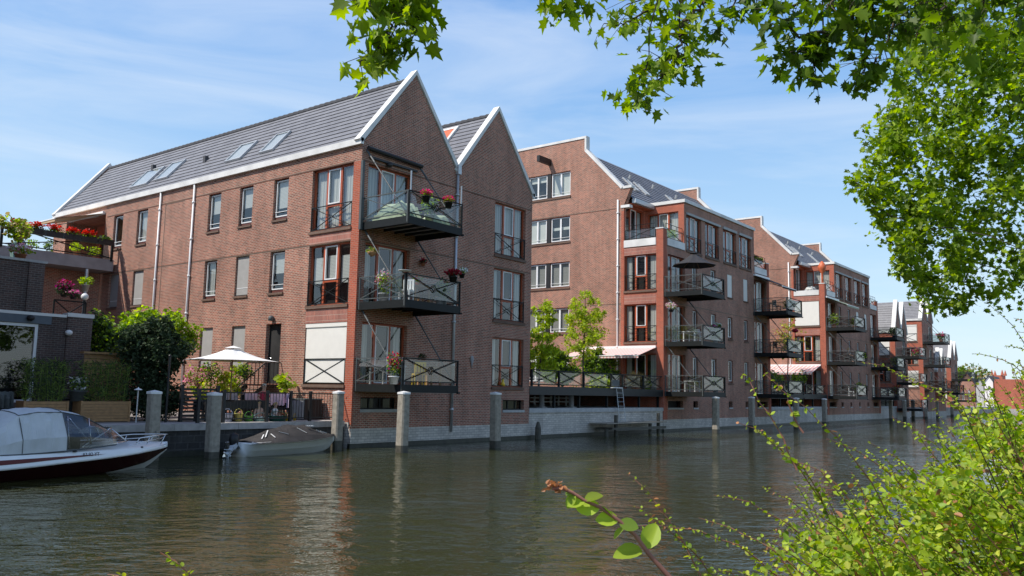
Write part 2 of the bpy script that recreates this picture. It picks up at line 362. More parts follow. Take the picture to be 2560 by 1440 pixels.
def narrow(pl, par, a0, a1, z0, z1, fill='blind_half', outer='darkframe', inner='whitepaint', sill=True, rail=True, depth=.13, crt='curtain'):
    """one-light window; the frame mesh also carries a near-black sheet standing for the unlit room"""
    mb = MB(); D = depth
    frame_rect(pl, mb, a0, a1, z0, z1, D, D+.07, .05, 0)
    b = .16 if z1-z0 > 1.2 else .05
    pl.box(mb, a0+.05, a1-.05, D+.005, D+.05, z0+.05, z0+b, 0)
    frame_rect(pl, mb, a0+.05, a1-.05, z0+b, z1-.05, D-.015, D+.05, .05, 1)
    if rail: pl.box(mb, a0+.07, a1-.07, D-.05, D-.03, z0+b+.20, z0+b+.225, 1)
    quad(pl, mb, a0, a1, D+.45, z0, z1, 2)
    w = mb.build('window', [M[outer], M[inner], M['room']], par)
    g = MB(); quad(pl, g, a0+.09, a1-.09, D+.02, z0+b+.04, z1-.09); g.build('pane', M['glass'], w)
    f = MB(); A, B, z, y = a0+.06, a1-.06, z0+b, z1-.07
    if fill.startswith('blind'):
        zb = {'blind_half': z+(y-z)*.45, 'blind_full': z+.02, 'blind_low': z+(y-z)*.25, 'blind_top': z+(y-z)*.7}[fill]
        quad(pl, f, A, B, D+.10, zb, y); f.build('blind', M['blind'], w)
    elif fill == 'curtain':
        k = 10; x0 = A+(B-A)*.45
        for i in range(k): f.poly([pl.P(x0+(B-x0)*i/k, D+.12+.02*(i%2), z), pl.P(x0+(B-x0)*(i+1)/k, D+.12+.02*((i+1)%2), z), pl.P(x0+(B-x0)*(i+1)/k, D+.12+.02*((i+1)%2), y), pl.P(x0+(B-x0)*i/k, D+.12+.02*(i%2), y)])
        f.build('curtain', M[crt], w)
    elif fill == 'screen':
        quad(pl, f, a0+.03, a1-.03, D-.04, z0+.06, z1-.01); f.build('sun_screen', M['greyscreen'], w)
    elif fill == 'wscreen':
        quad(pl, f, a0+.01, a1-.01, D-.10, z0+.02, z1-.01); f.build('sun_screen', M['screen'], w)
    if sill:
        s_ = MB(); pl.box(s_, a0-.02, a1+.02, -.06, D-.001, z0-.09, z0); s_.build('sill', M['sill'], w)
    return w
def triple(pl, par, a0, a1, z0, z1, fill='blind', guard=True, depth=.14, crt='curtain', sill=True, door=False):
    mb = MB(); D = depth; w3 = (a1-a0)/3
    frame_rect(pl, mb, a0, a1, z0, z1, D, D+.08, .07, 0)
    for k in (1, 2): pl.box(mb, a0+k*w3-.055, a0+k*w3+.055, D-.012, D+.085, z0+.07, z1-.07, 0)
    zt = z0+(z1-z0)*.40
    if not door: pl.box(mb, a0+w3+.055, a0+2*w3-.055, D-.006, D+.07, zt-.06, zt+.05, 0)
    lo = z0+.07 if door else zt+.05
    frame_rect(pl, mb, a0+w3+.057, a0+2*w3-.057, lo, z1-.072, D-.02, D+.05, .05, 1)
    quad(pl, mb, a0, a1, D+.6, z0, z1, 2)
    w = mb.build('window' if not door else 'balcony_door', [M['redwood'], M['whitepaint'], M['room']], par)
    for k in range(3):
        g = MB(); quad(pl, g, a0+k*w3+.05, a0+(k+1)*w3-.05, D+.02, z0+.06, z1-.06); g.build('pane', M['glass'], w)
    if fill == 'blind':
        f = MB()
        for k in range(3): quad(pl, f, a0+k*w3+.07, a0+(k+1)*w3-.07, D+.14, z0+(z1-z0)*(.38 if k else .36), z1-(.45 if k == 1 else .5))
        f.build('blind', M['blind'], w)
    elif fill == 'curtains':
        f = MB()
        for (x0, x1) in ((a0+.1, a0+w3*.95), (a0+w3*1.05, a0+w3*1.95), (a0+w3*2.05, a1-.1)):
            k = 10
            for i in range(k): f.poly([pl.P(x0+(x1-x0)*i/k, D+.15+.03*(i%2), z0+.05), pl.P(x0+(x1-x0)*(i+1)/k, D+.15+.03*((i+1)%2), z0+.05), pl.P(x0+(x1-x0)*(i+1)/k, D+.15+.03*((i+1)%2), z1-.08), pl.P(x0+(x1-x0)*i/k, D+.15+.03*(i%2), z1-.08)])
        f.build('curtain', M[crt], w)
    elif fill == 'side':
        f = MB()
        for (x0, x1) in ((a0+.08, a0+w3*.7), (a1-w3*.55, a1-.08)):
            k = 8
            for i in range(k): f.poly([pl.P(x0+(x1-x0)*i/k, D+.15+.03*(i%2), z0+.05), pl.P(x0+(x1-x0)*(i+1)/k, D+.15+.03*((i+1)%2), z0+.05), pl.P(x0+(x1-x0)*(i+1)/k, D+.15+.03*((i+1)%2), z1-.08), pl.P(x0+(x1-x0)*i/k, D+.15+.03*(i%2), z1-.08)])
        f.build('curtain', M[crt], w)
    elif fill == 'wscreen':
        f = MB(); quad(pl, f, a0+.02, a1-.02, D-.09, z0+.04, z1-.16); pl.box(f, a0, a1, D-.13, D-.05, z1-.16, z1)
        f.build('sun_screen', M['screen'], w)
    if guard: xrail(pl, w, a0+.02, a1-.02, z0+.04, z0+1.05, .02)
    if sill:
        s_ = MB(); pl.box(s_, a0-.03, a1+.03, -.07, D-.001, z0-.13, z0); s_.build('sill', M['sill'], w)
    return w
def slope(name, par, e0, e1, r0, r1, n, mat='roof', lift=.035):
    """tiled slope from eave line e0-e1 to ridge line r0-r1, as overlapping courses"""
    mb = MB(); e0, e1, r0, r1 = map(Vector, (e0, e1, r0, r1)); nn = (e1-e0).cross(r0-e0).normalized()
    if nn.z < 0: nn = -nn
    for i in range(n):
        a, b = i/n, (i+1)/n
        p0, p1 = e0.lerp(r0, a)+nn*lift, e1.lerp(r1, a)+nn*lift; q0, q1 = e0.lerp(r0, b)+nn*.004, e1.lerp(r1, b)+nn*.004
        mb.poly([p0, p1, q1, q0], 0); mb.poly([e0.lerp(r0, a), e1.lerp(r1, a), p1, p0], 1)
    return mb.build(name, [M[mat], M['roofedge']], par)
def skylight(par, plane_pts, u0, u1, v0, v1, name='skylight', fm='galv', bw=.07, pm=None):
    """roof window; plane_pts = eave0, eave1, ridge0 ; u along the eave, v up the slope (0..1)"""
    e0, e1, r0 = map(Vector, plane_pts); ux = e1-e0; vx = r0-e0; nn = ux.cross(vx).normalized()
    if nn.z < 0: nn = -nn
    P = lambda u, v, h: e0+ux*u+vx*v+nn*h
    mb = MB(); du = bw/ux.length; dv = bw/vx.length
    def bx(a0, a1, b0, b1, h0, h1, mi):
        n = len(mb.v); mb.v += [tuple(P(a, b, h)) for h in (h0, h1) for a, b in ((a0,b0),(a1,b0),(a1,b1),(a0,b1))]
        for f in ((0,3,2,1),(4,5,6,7),(0,1,5,4),(1,2,6,5),(2,3,7,6),(3,0,4,7)): mb.f.append(tuple(n+i for i in f)); mb.m.append(mi)
    bx(u0,u0+du,v0,v1,.02,.13,0); bx(u1-du,u1,v0,v1,.02,.13,0); bx(u0+du,u1-du,v0,v0+dv,.02,.125,0); bx(u0+du,u1-du,v1-dv,v1,.02,.125,0)
    f = mb.build(name, M[fm], par)
    g = MB(); g.poly([P(u0+du,v0+dv,.10), P(u1-du,v0+dv,.10), P(u1-du,v1-dv,.10), P(u0+du,v1-dv,.10)]); g.poly([P(u0+du,v0+dv,.06), P(u1-du,v0+dv,.06), P(u1-du,v1-dv,.06), P(u0+du,v1-dv,.06)], 1)
    g.build('pane' if pm is None else 'panel', [M['glass'] if pm is None else M[pm], M['whitepaint']], f)
def pipe(par, x, y, z0, z1, mat='whitepaint', r=.055, off=(0,0), n=4):
    mb = MB(); mb.tube([(x,y,z0),(x,y,z1)], r, 8)
    for i in range(n):
        z = z0+(z1-z0)*(i+.5)/n; mb.tube([(x,y,z-.05),(x,y,z+.05)], r*1.5, 8); mb.bar((x-off[1]*.12,y-off[0]*.12,z), (x+off[1]*.12,y+off[0]*.12,z), .03)
    return mb.build('downpipe', M[mat], par, True)
def balcony(par, x0, x1, zb, yw=25.5, yf=22.85, th=.3, rail=1.25, mirror=False, glassm='clear', ties=True, tall=()):
    zt = zb+th; zr = zb+rail+.05
    mb = MB()
    mb.box(x0, x1, yf, yw-.01, zt-.06, zt, 1)
    for (a, b, c, d) in ((x0, x1, yf-.04, yf), (x0-.04, x0, yf-.04, yw-.01), (x1, x1+.04, yf-.04, yw-.01)): mb.box(a, b, c, d, zb, zt, 0)
    for (a, b, c, d) in ((x0-.08, x0+.0, yf-.09, yf+.02), (x1, x1+.08, yf-.09, yf+.02)): mb.box(a-.01, b+.01, c, d, zb-.02, zb+.05, 0)
    for k in range(1, 5):
        x = x0+(x1-x0)*k/5; mb.box(x-.03, x+.03, yf, yw-.02, zt-.16, zt-.06, 0)
    b = mb.build('balcony', [M['steel'], M['slab']], par)
    sides = [((x0-.02, yw-.03), (x0-.02, yf-.02)), ((x0-.02, yf-.02), (x1+.02, yf-.02)), ((x1+.02, yf-.02), (x1+.02, yw-.03))]
    for i, (p, q) in enumerate(sides):
        r = MB(); P = lambda t, z: (p[0]+(q[0]-p[0])*t, p[1]+(q[1]-p[1])*t, z)
        l = math.hypot(q[0]-p[0], q[1]-p[1]); e = .05/l
        r.bar(P(0,zr), P(1,zr), .045, .04); r.bar(P(e,zt+.12), P(1-e,zt+.12), .035, .035)
        for t in ((e, 1-e) if i != 1 else (e*.6, 1-e*.6)): r.bar(P(t,zb+.02), P(t,zr), .05, .05)
        if i == 1:
            zc = (zt+.12+zr)/2; s = .14/l
            for t0, z0_, t1, z1_ in ((e,zr,.5-s,zc),(e,zt+.12,.5-s,zc),(1-e,zr,.5+s,zc),(1-e,zt+.12,.5+s,zc),(.5-s,zc,.5,zc+.15),(.5,zc+.15,.5+s,zc),(.5+s,zc,.5,zc-.15),(.5,zc-.15,.5-s,zc)): r.bar(P(t0,z0_), P(t1,z1_), .03)
        else:
            r.bar(P(e,zr), P(1-e,zt+.12), .03); r.bar(P(e,zt+.12), P(1-e,zr), .03)
        r.build('railing', M['steel' if i else 'steelgrey'], b)  # left side's sunlit grey is put into the colour of the same dark steel
        g = MB(); off = Vector((.05,0,0)) if i == 0 else Vector((0,.05,0)) if i == 1 else Vector((-.05,0,0))
        g.poly([Vector(P(e*1.3,zt+.10))+off, Vector(P(1-e*1.3,zt+.10))+off, Vector(P(1-e*1.3,zr-.05))+off, Vector(P(e*1.3,zr-.05))+off]); g.build('glass_panel', M[glassm], b)
    if ties:
        for x, dx in ((x0+.12, 0), (x1+.10, -.1)):
            t = MB(); t.tube([(x, yw, zb+3.35), (x+dx, yf+.15, zt+.05)], .026, 6); t.tube([(x, yw, zb+3.35), (x+dx*.2, yw-.5, zb+2.76)], .04, 6); t.build('tie_rod', M['steelgrey'], b)
    return b
def brackets(par, x, y, z): pass
# ---------------------------------------------------------------- the twin-gabled house beside the terrace
A = thing('twin_gable_house', 'brown brick canal house with two pointed gables, nearest to the boats', 'house', (28.3, 39, 0))
LS = Plane('X', 22.5); FR = Plane('Y', 25.5)
colsA = [(30.22,31.26),(32.82,33.85),(35.37,36.40),(42.04,43.09),(44.60,45.61)]
opsL = [(a,b,9.66,11.51) for a,b in colsA]+[(a,b,6.40,8.25) for a,b in colsA]+[(a,b,3.15,5.03) for a,b in colsA[1:]]
opsL += [(30.22,31.27,2.45,5.04,.25)]+[(25.98,28.58,z0,z1) for z0,z1 in ((8.86,11.53),(5.70,8.26),(2.46,4.96))]+[(46.57,51.3,9.0,11.8,1.8)]
mb = MB(); LS.wall(mb, 25.5, 52.9, -1, 12.25, opsL)
opsF = [(22.88,25.42,z0,z1,.2) for z0,z1 in ((8.97,11.5),(5.73,8.24),(2.48,4.98))]+[(31.12,33.58,z0,z1) for z0,z1 in ((8.90,11.48),(5.72,8.24),(2.53,4.88))]+[(22.95,25.0,1.5,1.97,.3),(32.0,33.7,1.43,1.91,.3)]
FR.wall(mb, 22.5, 34.12, -1, 12.25, opsF)
Plane('X', 34.12, -1).wall(mb, 25.5, 52.9, -1, 12.25); Plane('Y', 52.9, -1).wall(mb, 22.5, 34.12, -1, 12.25)
EV, AX = 12.25, 16.0; G = [(22.5, 25.41, 28.31), (28.31, 31.21, 34.12)]
for x0, xa, x1 in G:
    for y in (25.5, 52.9): mb.poly([(x0,y,EV),(x1,y,EV),(xa,y,AX)])
    for y in (25.8, 52.6): mb.poly([(x0,y,EV),(x1,y,EV),(xa,y,AX)])
wl = mb.build('wall', M['brick'], A)
# lighter red corner pillar, soldier courses under the tall windows, string courses
mb = MB(); mb.box(22.488, 22.56, 25.488, 25.95, .9, 11.53)
mb.build('corner_pillar', M['brickred'], A)
for z0, z1 in ((8.27,8.73),(4.97,5.57)):
    mb = MB(); LS.box(mb, 25.97, 28.6, -.006, .04, z0, z1); mb.build('soldier_course', M['soldier'], A)
mb = MB()
for z in (8.27, 11.54): LS.box(mb, 25.95, 46.4, -.010, .03, z, z+.055); FR.box(mb, 22.6, 34.0, -.010, .03, z, z+.055)
LS.box(mb, 38.55, 40.3, -.010, .03, 11.49, 11.54); LS.box(mb, 40.28, 40.34, -.008, .03, 5.2, 11.49)
mb.build('string_course', M['sill'], A)
mb = MB(); FR.box(mb, 22.47, 34.14, -.03, .1, -1, .74); LS.box(mb, 25.6, 52, -.03, .1, -1, 1.0); mb.build('plinth', M['palestone'], A)
mb = MB(); mb.box(22.44, 34.16, 25.455, 25.6, -1, .17); mb.build('waterline_band', M['wet'], A)
fl = ['blind_half','blind_half','blind_half','curtain','blind_top','blind_low','screen','curtain','screen','screen']
for k, (a, b) in enumerate(colsA):
    narrow(LS, A, a, b, 9.66, 11.51, ['blind_low','blind_half','blind_half','curtain','dark'][k])
    narrow(LS, A, a, b, 6.40, 8.25, ['blind_half','screen','curtain','screen','screen'][k])
    if k: narrow(LS, A, a, b, 3.15, 5.03, 'screen', rail=False)
triple(LS, A, 25.98, 28.58, 8.86, 11.53, 'curtains'); triple(LS, A, 25.98, 28.58, 5.70, 8.26, 'blind'); triple(LS, A, 25.98, 28.58, 2.46, 4.96, 'wscreen')
for z0, z1, f in ((8.97,11.5,'curtains'),(5.73,8.24,'side'),(2.48,4.98,'side')): triple(FR, A, 22.88, 25.42, z0, z1, f, False, .2, 'curtainx', False, True)
for z0, z1, f in ((8.90,11.48,'curtains'),(5.72,8.24,'side'),(2.53,4.88,'side')): triple(FR, A, 31.12, 33.58, z0, z1, f, True, .14, 'curtainx')
for a0, a1, z0, z1 in ((22.95,25.0,1.5,1.97),(32.0,33.7,1.43,1.91)):
    mb = MB(); frame_rect(FR, mb, a0, a1, z0, z1, .2, .26, .05); FR.box(mb, a0+.6, a0+.66, .2, .26, z0+.05, z1-.05); FR.box(mb, a0+1.2, a0+1.26, .2, .26, z0+.05, z1-.05); quad(FR, mb, a0, a1, .5, z0, z1, 1)
    w = mb.build('cellar_window', [M['steel'], M['room']], A); g = MB(); quad(FR, g, a0+.05, a1-.05, .23, z0+.05, z1-.05); g.build('pane', M['glass'], w)
    g = MB(); FR.box(g, a0-.02, a1+.02, -.05, .19, z0-.12, z0); g.build('sill', M['grey'], w)
# back door with its lamp, loggia
mb = MB(); frame_rect(LS, mb, 30.22, 31.27, 2.45, 5.04, .18, .26, .07); LS.box(mb, 30.29, 31.20, .2, .24, 2.52, 4.97); LS.box(mb, 30.45, 31.05, .185, .2, 2.7, 4.8)
d = mb.build('door', M['room'], A); mb = MB(); mb.ball((22.66, 31.05, 3.55), .04); mb.build('handle', M['chrome'], d)
mb = MB(); mb.lathe([(.05,-.12),(.13,-.1),(.11,.08),(.03,.12)], (22.38, 30.8, 5.28), 10); LS.box(mb, 30.76, 30.84, -.08, 0, 5.26, 5.34); mb.build('wall_lamp', M['steelgrey'], A, True)
mb = MB(); quad(LS, mb, 46.5, 51.4, 1.8, 8.9, 11.9); mb.build('loggia_wall', M['brickred'], A)
mb = MB(); frame_rect(LS, mb, 47.0, 50.6, 9.02, 11.3, 1.7, 1.79, .09, 0)
for y in (48.2, 49.4): LS.box(mb, y-.06, y+.06, 1.69, 1.79, 9.1, 11.2, 0)
quad(LS, mb, 47.1, 50.5, 1.785, 9.1, 11.2, 1); w = mb.build('loggia_door', [M['redwood'], M['room']], A); g = MB(); quad(LS, g, 47.1, 50.5, 1.74, 9.12, 11.2); g.build('pane', M['glass'], w)
# roofs, copings, skylights, gutters
eave = []
for gi, (x0, xa, x1) in enumerate(G):
    slope('roof', A, (x0-.02,25.78,EV+.18), (x0-.02,52.62,EV+.18), (xa,25.78,AX-.12), (xa,52.62,AX-.12), 13)
    slope('roof', A, (x1+.02,52.62,EV+.18), (x1+.02,25.78,EV+.18), (xa,52.62,AX-.12), (xa,25.78,AX-.12), 13)
    mb = MB()
    for k in range(66):
        y = 25.85+k*.405
        if y < 52.3: mb.tube([(xa,y,AX-.12),(xa,y+.42,AX-.10)], [.11,.13], 7)
    mb.build('ridge_tiles', M['roofedge'], A)
    for y0, y1 in ((25.44,25.80),(52.6,52.95)):
        mb = MB()
        for (px, pz), (qx, qz) in (((x0-.06,EV+.02),(xa,AX+.06)), ((x1+.06,EV+.02),(xa,AX+.06))):
            dx, dz = qx-px, qz-pz; l = math.hypot(dx, dz); nx, nz = -dz/l*.2*(1 if qx > px else -1), abs(dx)/l*.2
            n = len(mb.v); mb.v += [(px,y0,pz),(qx,y0,qz),(qx,y0,qz+.22),(px+nx,y0,pz+nz),(px,y1,pz),(qx,y1,qz),(qx,y1,qz+.22),(px+nx,y1,pz+nz)]
            for f in ((0,1,2,3),(7,6,5,4),(0,4,5,1),(1,5,6,2),(2,6,7,3),(3,7,4,0)): mb.f.append(tuple(n+i for i in f)); mb.m.append(0)
        mb.build('gable_coping', M['white'], A)
for xa in (22.36, 34.1):
    mb = MB(); mb.box(xa, xa+.16, 25.44, 52.95, 12.20, 12.46); mb.build('eave_fascia', M['white'], A)
mb = MB(); mb.box(28.11, 28.51, 25.7, 52.8, 12.36, 12.5); mb.build('valley_gutter', M['galv'], A)
mb = MB(); mb.box(28.2, 28.42, 25.34, 25.5, 12.2, 12.62); mb.build('rainwater_head', M['galv'], A)
for y, z in ((40.75,1.2),(37.63,1.2)): pipe(A, 22.43, y, z, 12.2, 'whitepaint', .05, (1,0), 6)
pipe(A, 28.27, 25.42, .5, 12.2, 'galv', .06, (0,1), 6)
ePL = ((22.48,25.78,EV+.18), (22.48,52.62,EV+.18), (25.41,25.78,AX-.12))
for pts in (((330,469),(363,467),(390,426)), ((390,452),(417,449),(456,405)), ((567,406),(600,402),(637,358)), ((652,384),(682,380),(718,334))):
    # intersect the photographed corners with the roof slope to get its (u, v)
    e0, e1, r0 = map(Vector, ePL); n = (e1-e0).cross(r0-e0); uv = []
    for p in pts:
        d = ray(*p); t = (e0-CAMP).dot(n)/d.dot(n); q = CAMP+d*t-e0; uv.append((q.dot(e1-e0)/(e1-e0).length_squared, q.dot(r0-e0)/(r0-e0).length_squared))
    u0, u1 = sorted((uv[0][0], uv[1][0])); u1 = max(u1, u0+.035); skylight(A, ePL, u0, u1, (uv[0][1]+uv[1][1])/2, uv[2][1])
mb = MB(); mb.box(22.0+1.55, 22+1.75, 38.7, 38.9, 13.6, 14.1); mb.box(23.9,24.1,44.5,44.7,14.2,14.6); mb.build('roof_vent', M['roofedge'], A)
# dormer on the second roof
skylight(A, ((28.31,25.78,12.43),(28.31,52.62,12.43),(31.21,25.78,15.88)), .074, .19, .45, .90, 'roof_hatch', 'white', .17, 'orange')
# balconies
for zb, ti in ((8.66, True), (5.42, True), (2.20, True)): balcony(A, 22.62, 25.70, zb, ties=ti, glassm='clear')
mb = MB(); mb.box(22.44, 22.56, 25.36, 25.48, 8.66, 11.5); mb.build('corner_post', M['steelgrey'], A)
mb = MB(); mb.tube([(22.70,25.36,12.08),(25.85,25.36,12.0)], .09, 8); mb.box(22.9, 25.6, 25.38, 25.5, 11.7, 11.78); mb.build('awning_cassette', M['black'], A)
mb = MB(); mb.lathe([(.02,-.1),(.12,-.06),(.13,.05),(.04,.1)], (23.9,25.36,11.63), 10); mb.build('wall_lamp', M['black'], A, True)
for x in (22.72, 25.66): mb = MB(); mb.tube([(x,22.86,9.9),(x,22.86,10.75)], .03, 6); mb.build('screen_post', M['galv'], A)
# ---------------------------------------------------------------- the gambrel apartment building, and its copy
def apartment(label):
    B = thing('apartment_building', label, 'apartment building', (57.3, 36, 0))
    X0, X1, YB = 48.3, 66.4, 46.0; SL = Plane('X', X0); F = Plane('Y', 25.5)
    dbl = [(32.77,34.47),(34.80,36.50)]; zr = [(16.12,17.93),(12.86,14.67),(9.62,11.43),(6.42,8.19),(3.0,4.95)]
    ops = [(32.77,36.50,z0,z1) for z0,z1 in zr]
    mb = MB(); SL.wall(mb, 28.42, 31.58, -1, 14.75); SL.wall(mb, 31.58, YB, -1, 20.05, ops)
    for X in (X0, X0+.35, X1-.35, X1): mb.poly([(X,28.42,14.75),(X,31.58,14.75),(X,31.58,19.1),(X,28.55,16.02),(X,27.9,16.02),(X,28.42,14.9)])
    for X in (X0, X1-.35): mb.poly([(X,27.9,16.02),(X+.35,27.9,16.02),(X+.35,28.42,14.75),(X,28.42,14.75)])
    Plane('X', X1, -1).wall(mb, 28.42, YB, -1, 14.75); Plane('X', X1, -1).wall(mb, 31.58, YB, 14.75, 20.05)
    for X, s in ((X0+.35,1),(X1-.35,-1)): mb.poly([(X,31.58,18.9),(X,YB,18.9),(X,YB,20.05),(X,31.58,20.05)])
    for X in (X0, X1-.35): mb.poly([(X,31.58,19.1),(X+.35,31.58,19.1),(X+.35,31.58,20.05),(X,31.58,20.05)])
    Plane('Y', YB, -1).wall(mb, X0, X1, -1, 19)
    # lower front, side bays, upper block
    cols = [(52.5,53.25),(55.4,56.25),(58.25,59.1),(61.2,62.0)]; fz = [(9.52,11.22),(6.43,8.06),(3.23,4.88)]
    dz = [(8.95,11.42),(5.70,8.18),(2.45,4.95)]
    ops = [(a,b,z0,z1) for a,b in cols for z0,z1 in fz]+[(a,b,z0,z1,.2) for a,b in ((48.95,51.4),(63.3,65.75)) for z0,z1 in dz]+[(a,b,1.48,1.92,.3) for a,b in ((48.9,51.0),(52.5,53.2),(55.4,56.0),(58.3,58.9),(61.3,61.9),(63.6,65.7))]
    F.wall(mb, X0, X1, -1, 11.95, ops)
    mbr = MB(); bay = [(26.0,28.38,z0,z1) for z0,z1 in ((9.05,11.42),(5.68,8.16),(2.45,4.92))]
    SL.wall(mbr, 25.5, 28.42, -1, 11.95, bay); Plane('X', X1, -1).wall(mb, 25.5, 28.42, -1, 11.95)
    UP_ = [(51.62,53.93),(54.57,56.84),(57.60,59.95),(60.48,62.80)]
    mb.build('wall', M['brick'], B); mb = MB(); F.wall(mb, 51.3, 63.4, 11.95, 15.3, [(a,b,12.06,14.5) for a,b in UP_]); mb.poly([(51.3,25.5,15.3),(63.4,25.5,15.3),(63.4,28.4,15.3),(51.3,28.4,15.3)])
    mbr.build('corner_bay', M['brickred'], B); mbr = MB(); Plane('X', 51.3).wall(mbr, 25.5, 28.42, 11.95, 15.3, [(25.93,28.3,12.5,14.74)]); mbr.build('upper_side_wall', M['brickred'], B); mbr = MB(); Plane('X', 63.4, -1).wall(mbr, 25.5, 28.42, 11.95, 15.3)
    mb.build('upper_wall', M['brick'], B); mbr.build('upper_side_wall', M['brickred'], B)
    BK = Plane('Y', 28.42); mb = MB(); BK.wall(mb, X0+.02, 51.3, 11.95, 15.4, [(48.5,51.0,12.5,14.9)]); BK.wall(mb, 63.4, X1-.02, 11.95, 15.4); mb.build('terrace_wall', M['brickred'], B)
    for z0, z1 in ((11.43,11.93),(8.17,8.75),(4.93,5.5)):
        mb = MB(); SL.box(mb, 26.02, 28.40, -.006, .03, z0, z1); mb.build('soldier_course', M['soldier'], B)
    for xa in (X0-.012, X1-.5):
        mb = MB(); mb.box(xa, xa+.512, 25.488, 26.0, -.5, 13.02); k = mb.build('corner_column', M['brickred'], B)
        mb = MB(); mb.box(xa-.03, xa+.54, 25.46, 26.03, 13.02, 13.09); mb.build('cap', M['white'], k)
    mb = MB(); SL.box(mb, 28.42, 28.62, -.010, .03, .8, 14.5); mb.build('pilaster', M['brickred'], B)
    mb = MB(); SL.box(mb, 29.0, 45.9, -.010, .03, 14.70, 14.76); SL.box(mb, 28.6, 31, -.010, .03, 8.2, 8.25); F.box(mb, 48.9, 66.2, -.010, .03, 8.26, 8.31); mb.build('string_course', M['sill'], B)
    mb = MB(); F.box(mb, X0-.025, X1+.025, -.03, .1, -1, .74); SL.box(mb, 25.6, 45.9, -.028, .1, -1, .74); mb.build('plinth', M['palestone'], B)
    mb = MB(); mb.box(X0-.04, X1+.04, 25.455, 25.6, -1, .16); mb.build('waterline_band', M['wet'], B)
    # coping round the stepped side gables
    for xa in (X0-.05, X1-.40):
        mb = MB(); xb = xa+.45
        mb.box(xa, xb, 31.45, YB+.05, 20.05, 20.22); mb.box(xa, xb, 31.44, 31.58, 19.15, 20.05)
        n = len(mb.v); pr = [(31.58,19.12),(31.44,19.28),(28.5,16.2),(28.62,16.03)]
        mb.v += [(x, y, z) for x in (xa, xb) for y, z in pr]
        for f in ((0,1,2,3),(7,6,5,4),(0,4,5,1),(1,5,6,2),(2,6,7,3),(3,7,4,0)): mb.f.append(tuple(n+i for i in f)); mb.m.append(0)
        mb.box(xa, xb, 27.82, 28.5, 16.03, 16.2); mb.build('gable_coping', M['white'], B)
        mb = MB(); mb.box(xa+.02, xb-.02, 27.98, 28.66, 14.72, 14.9); mb.build('corbel', M['white'], B)
    slope('roof', B, (X0+.35,27.95,15.35), (X1-.35,27.95,15.35), (X0+.35,31.75,19.15), (X1-.35,31.75,19.15), 15)
    mb = MB(); mb.box(X0+.35, X1-.35, 31.75, YB, 19.0, 19.14); mb.build('flat_roof', M['roofedge'], B)
    for xa, xb in ((X0+.36, 51.28), (63.42, X1-.36)):
        mb = MB(); mb.box(xa, xb, 27.72, 28.0, 15.06, 15.36); mb.build('gutter', M['galv'], B)
    mb = MB(); mb.box(X0+.36, 51.28, 27.98, 28.4, 15.0, 15.05); mb.build('soffit', M['redwood'], B)
    mb = MB(); mb.box(51.22, 63.48, 25.40, 25.62, 15.3, 15.52); mb.box(51.22, 51.46, 25.62, 28.3, 15.3, 15.52); mb.box(63.24, 63.48, 25.62, 28.3, 15.3, 15.52); mb.build('cornice', M['white'], B)
    eP = ((X0+.35,27.95,15.35), (X1-.35,27.95,15.35), (X0+.35,31.75,19.15))
    for u in (.13, .22, .50): skylight(B, eP, u, u+.035, .30, .58)
    for u, v in ((.22,.66),(.42,.66),(.62,.62)):
        p = Vector(eP[0]).lerp(Vector(eP[1]), u).lerp(Vector((X0+.35+(X1-X0-.7)*u,31.75,19.15)), v); mb = MB(); mb.tube([p, p+Vector((0,-.12,.3))], .09, 8); mb.build('roof_vent', M['galv'], B)
    # side windows: two casements either side of a dark post
    for i, (z0, z1) in enumerate(zr):
        mb = MB(); SL.box(mb, 34.47, 34.80, .04, .2, z0, z1, 0); frame_rect(SL, mb, 32.77, 34.47, z0, z1, .12, .19, .04, 1); frame_rect(SL, mb, 34.80, 36.50, z0, z1, .12, .19, .04, 1)
        for a, b in dbl:
            c = (a+b)/2
            for p, q in ((a+.05, c), (c, b-.05)): frame_rect(SL, mb, p, q, z0+.08, z1-.05, .10, .18, .065, 2)
            SL.box(mb, a+.06, b-.06, .05, .07, z0+.30, z0+.325, 2)
        quad(SL, mb, 32.77, 36.50, .6, z0, z1, 3)
        w = mb.build('window', [M['black'], M['redwood'], M['whitepaint'], M['room']], B)
        for a, b in dbl:
            g = MB(); quad(SL, g, a+.1, b-.1, .15, z0+.12, z1-.1); g.build('pane', M['glass'], w)
        f = MB(); k = i%4
        if k == 0: quad(SL, f, 32.9, 34.4, .24, z0+.1, z1-.1); quad(SL, f, 34.9, 36.4, .24, z1-.5, z1-.1)
        elif k == 1: quad(SL, f, 34.9, 36.4, .24, z0+.1, z1-.1); quad(SL, f, 32.9, 34.4, .24, z0+.9, z0+1.1)
        else: quad(SL, f, 32.9, 34.4, .24, z0+.1, z1-.1); quad(SL, f, 34.9, 36.4, .24, z0+.1, z1-.1)
        f.build('blind', M['screen'] if k < 2 else M['greyscreen'], w)
        s_ = MB(); SL.box(s_, 32.72, 36.55, -.06, .11, z0-.12, z0); s_.build('sill', M['sill'], w)
    for z0, z1, f in ((9.05,11.42,'side'),(5.68,8.16,'side')): triple(SL, B, 26.0, 28.38, z0, z1, f)
    triple(SL, B, 26.0, 28.38, 2.45, 4.92, 'side', False, door=True)
    triple(Plane('X', 51.3), B, 25.93, 28.3, 12.5, 14.74, 'curtains', False); triple(BK, B, 48.5, 51.0, 12.5, 14.9, 'side', False, crt='curtainx', door=True)
    for i, (a, b) in enumerate(cols):
        for j, (z0, z1) in enumerate(fz): narrow(F, B, a, b, z0, z1, 'wscreen' if (j == 0 and i > 1) else ['curtain','dark','blind_half'][(i+j)%3], crt='curtainx', rail=False)
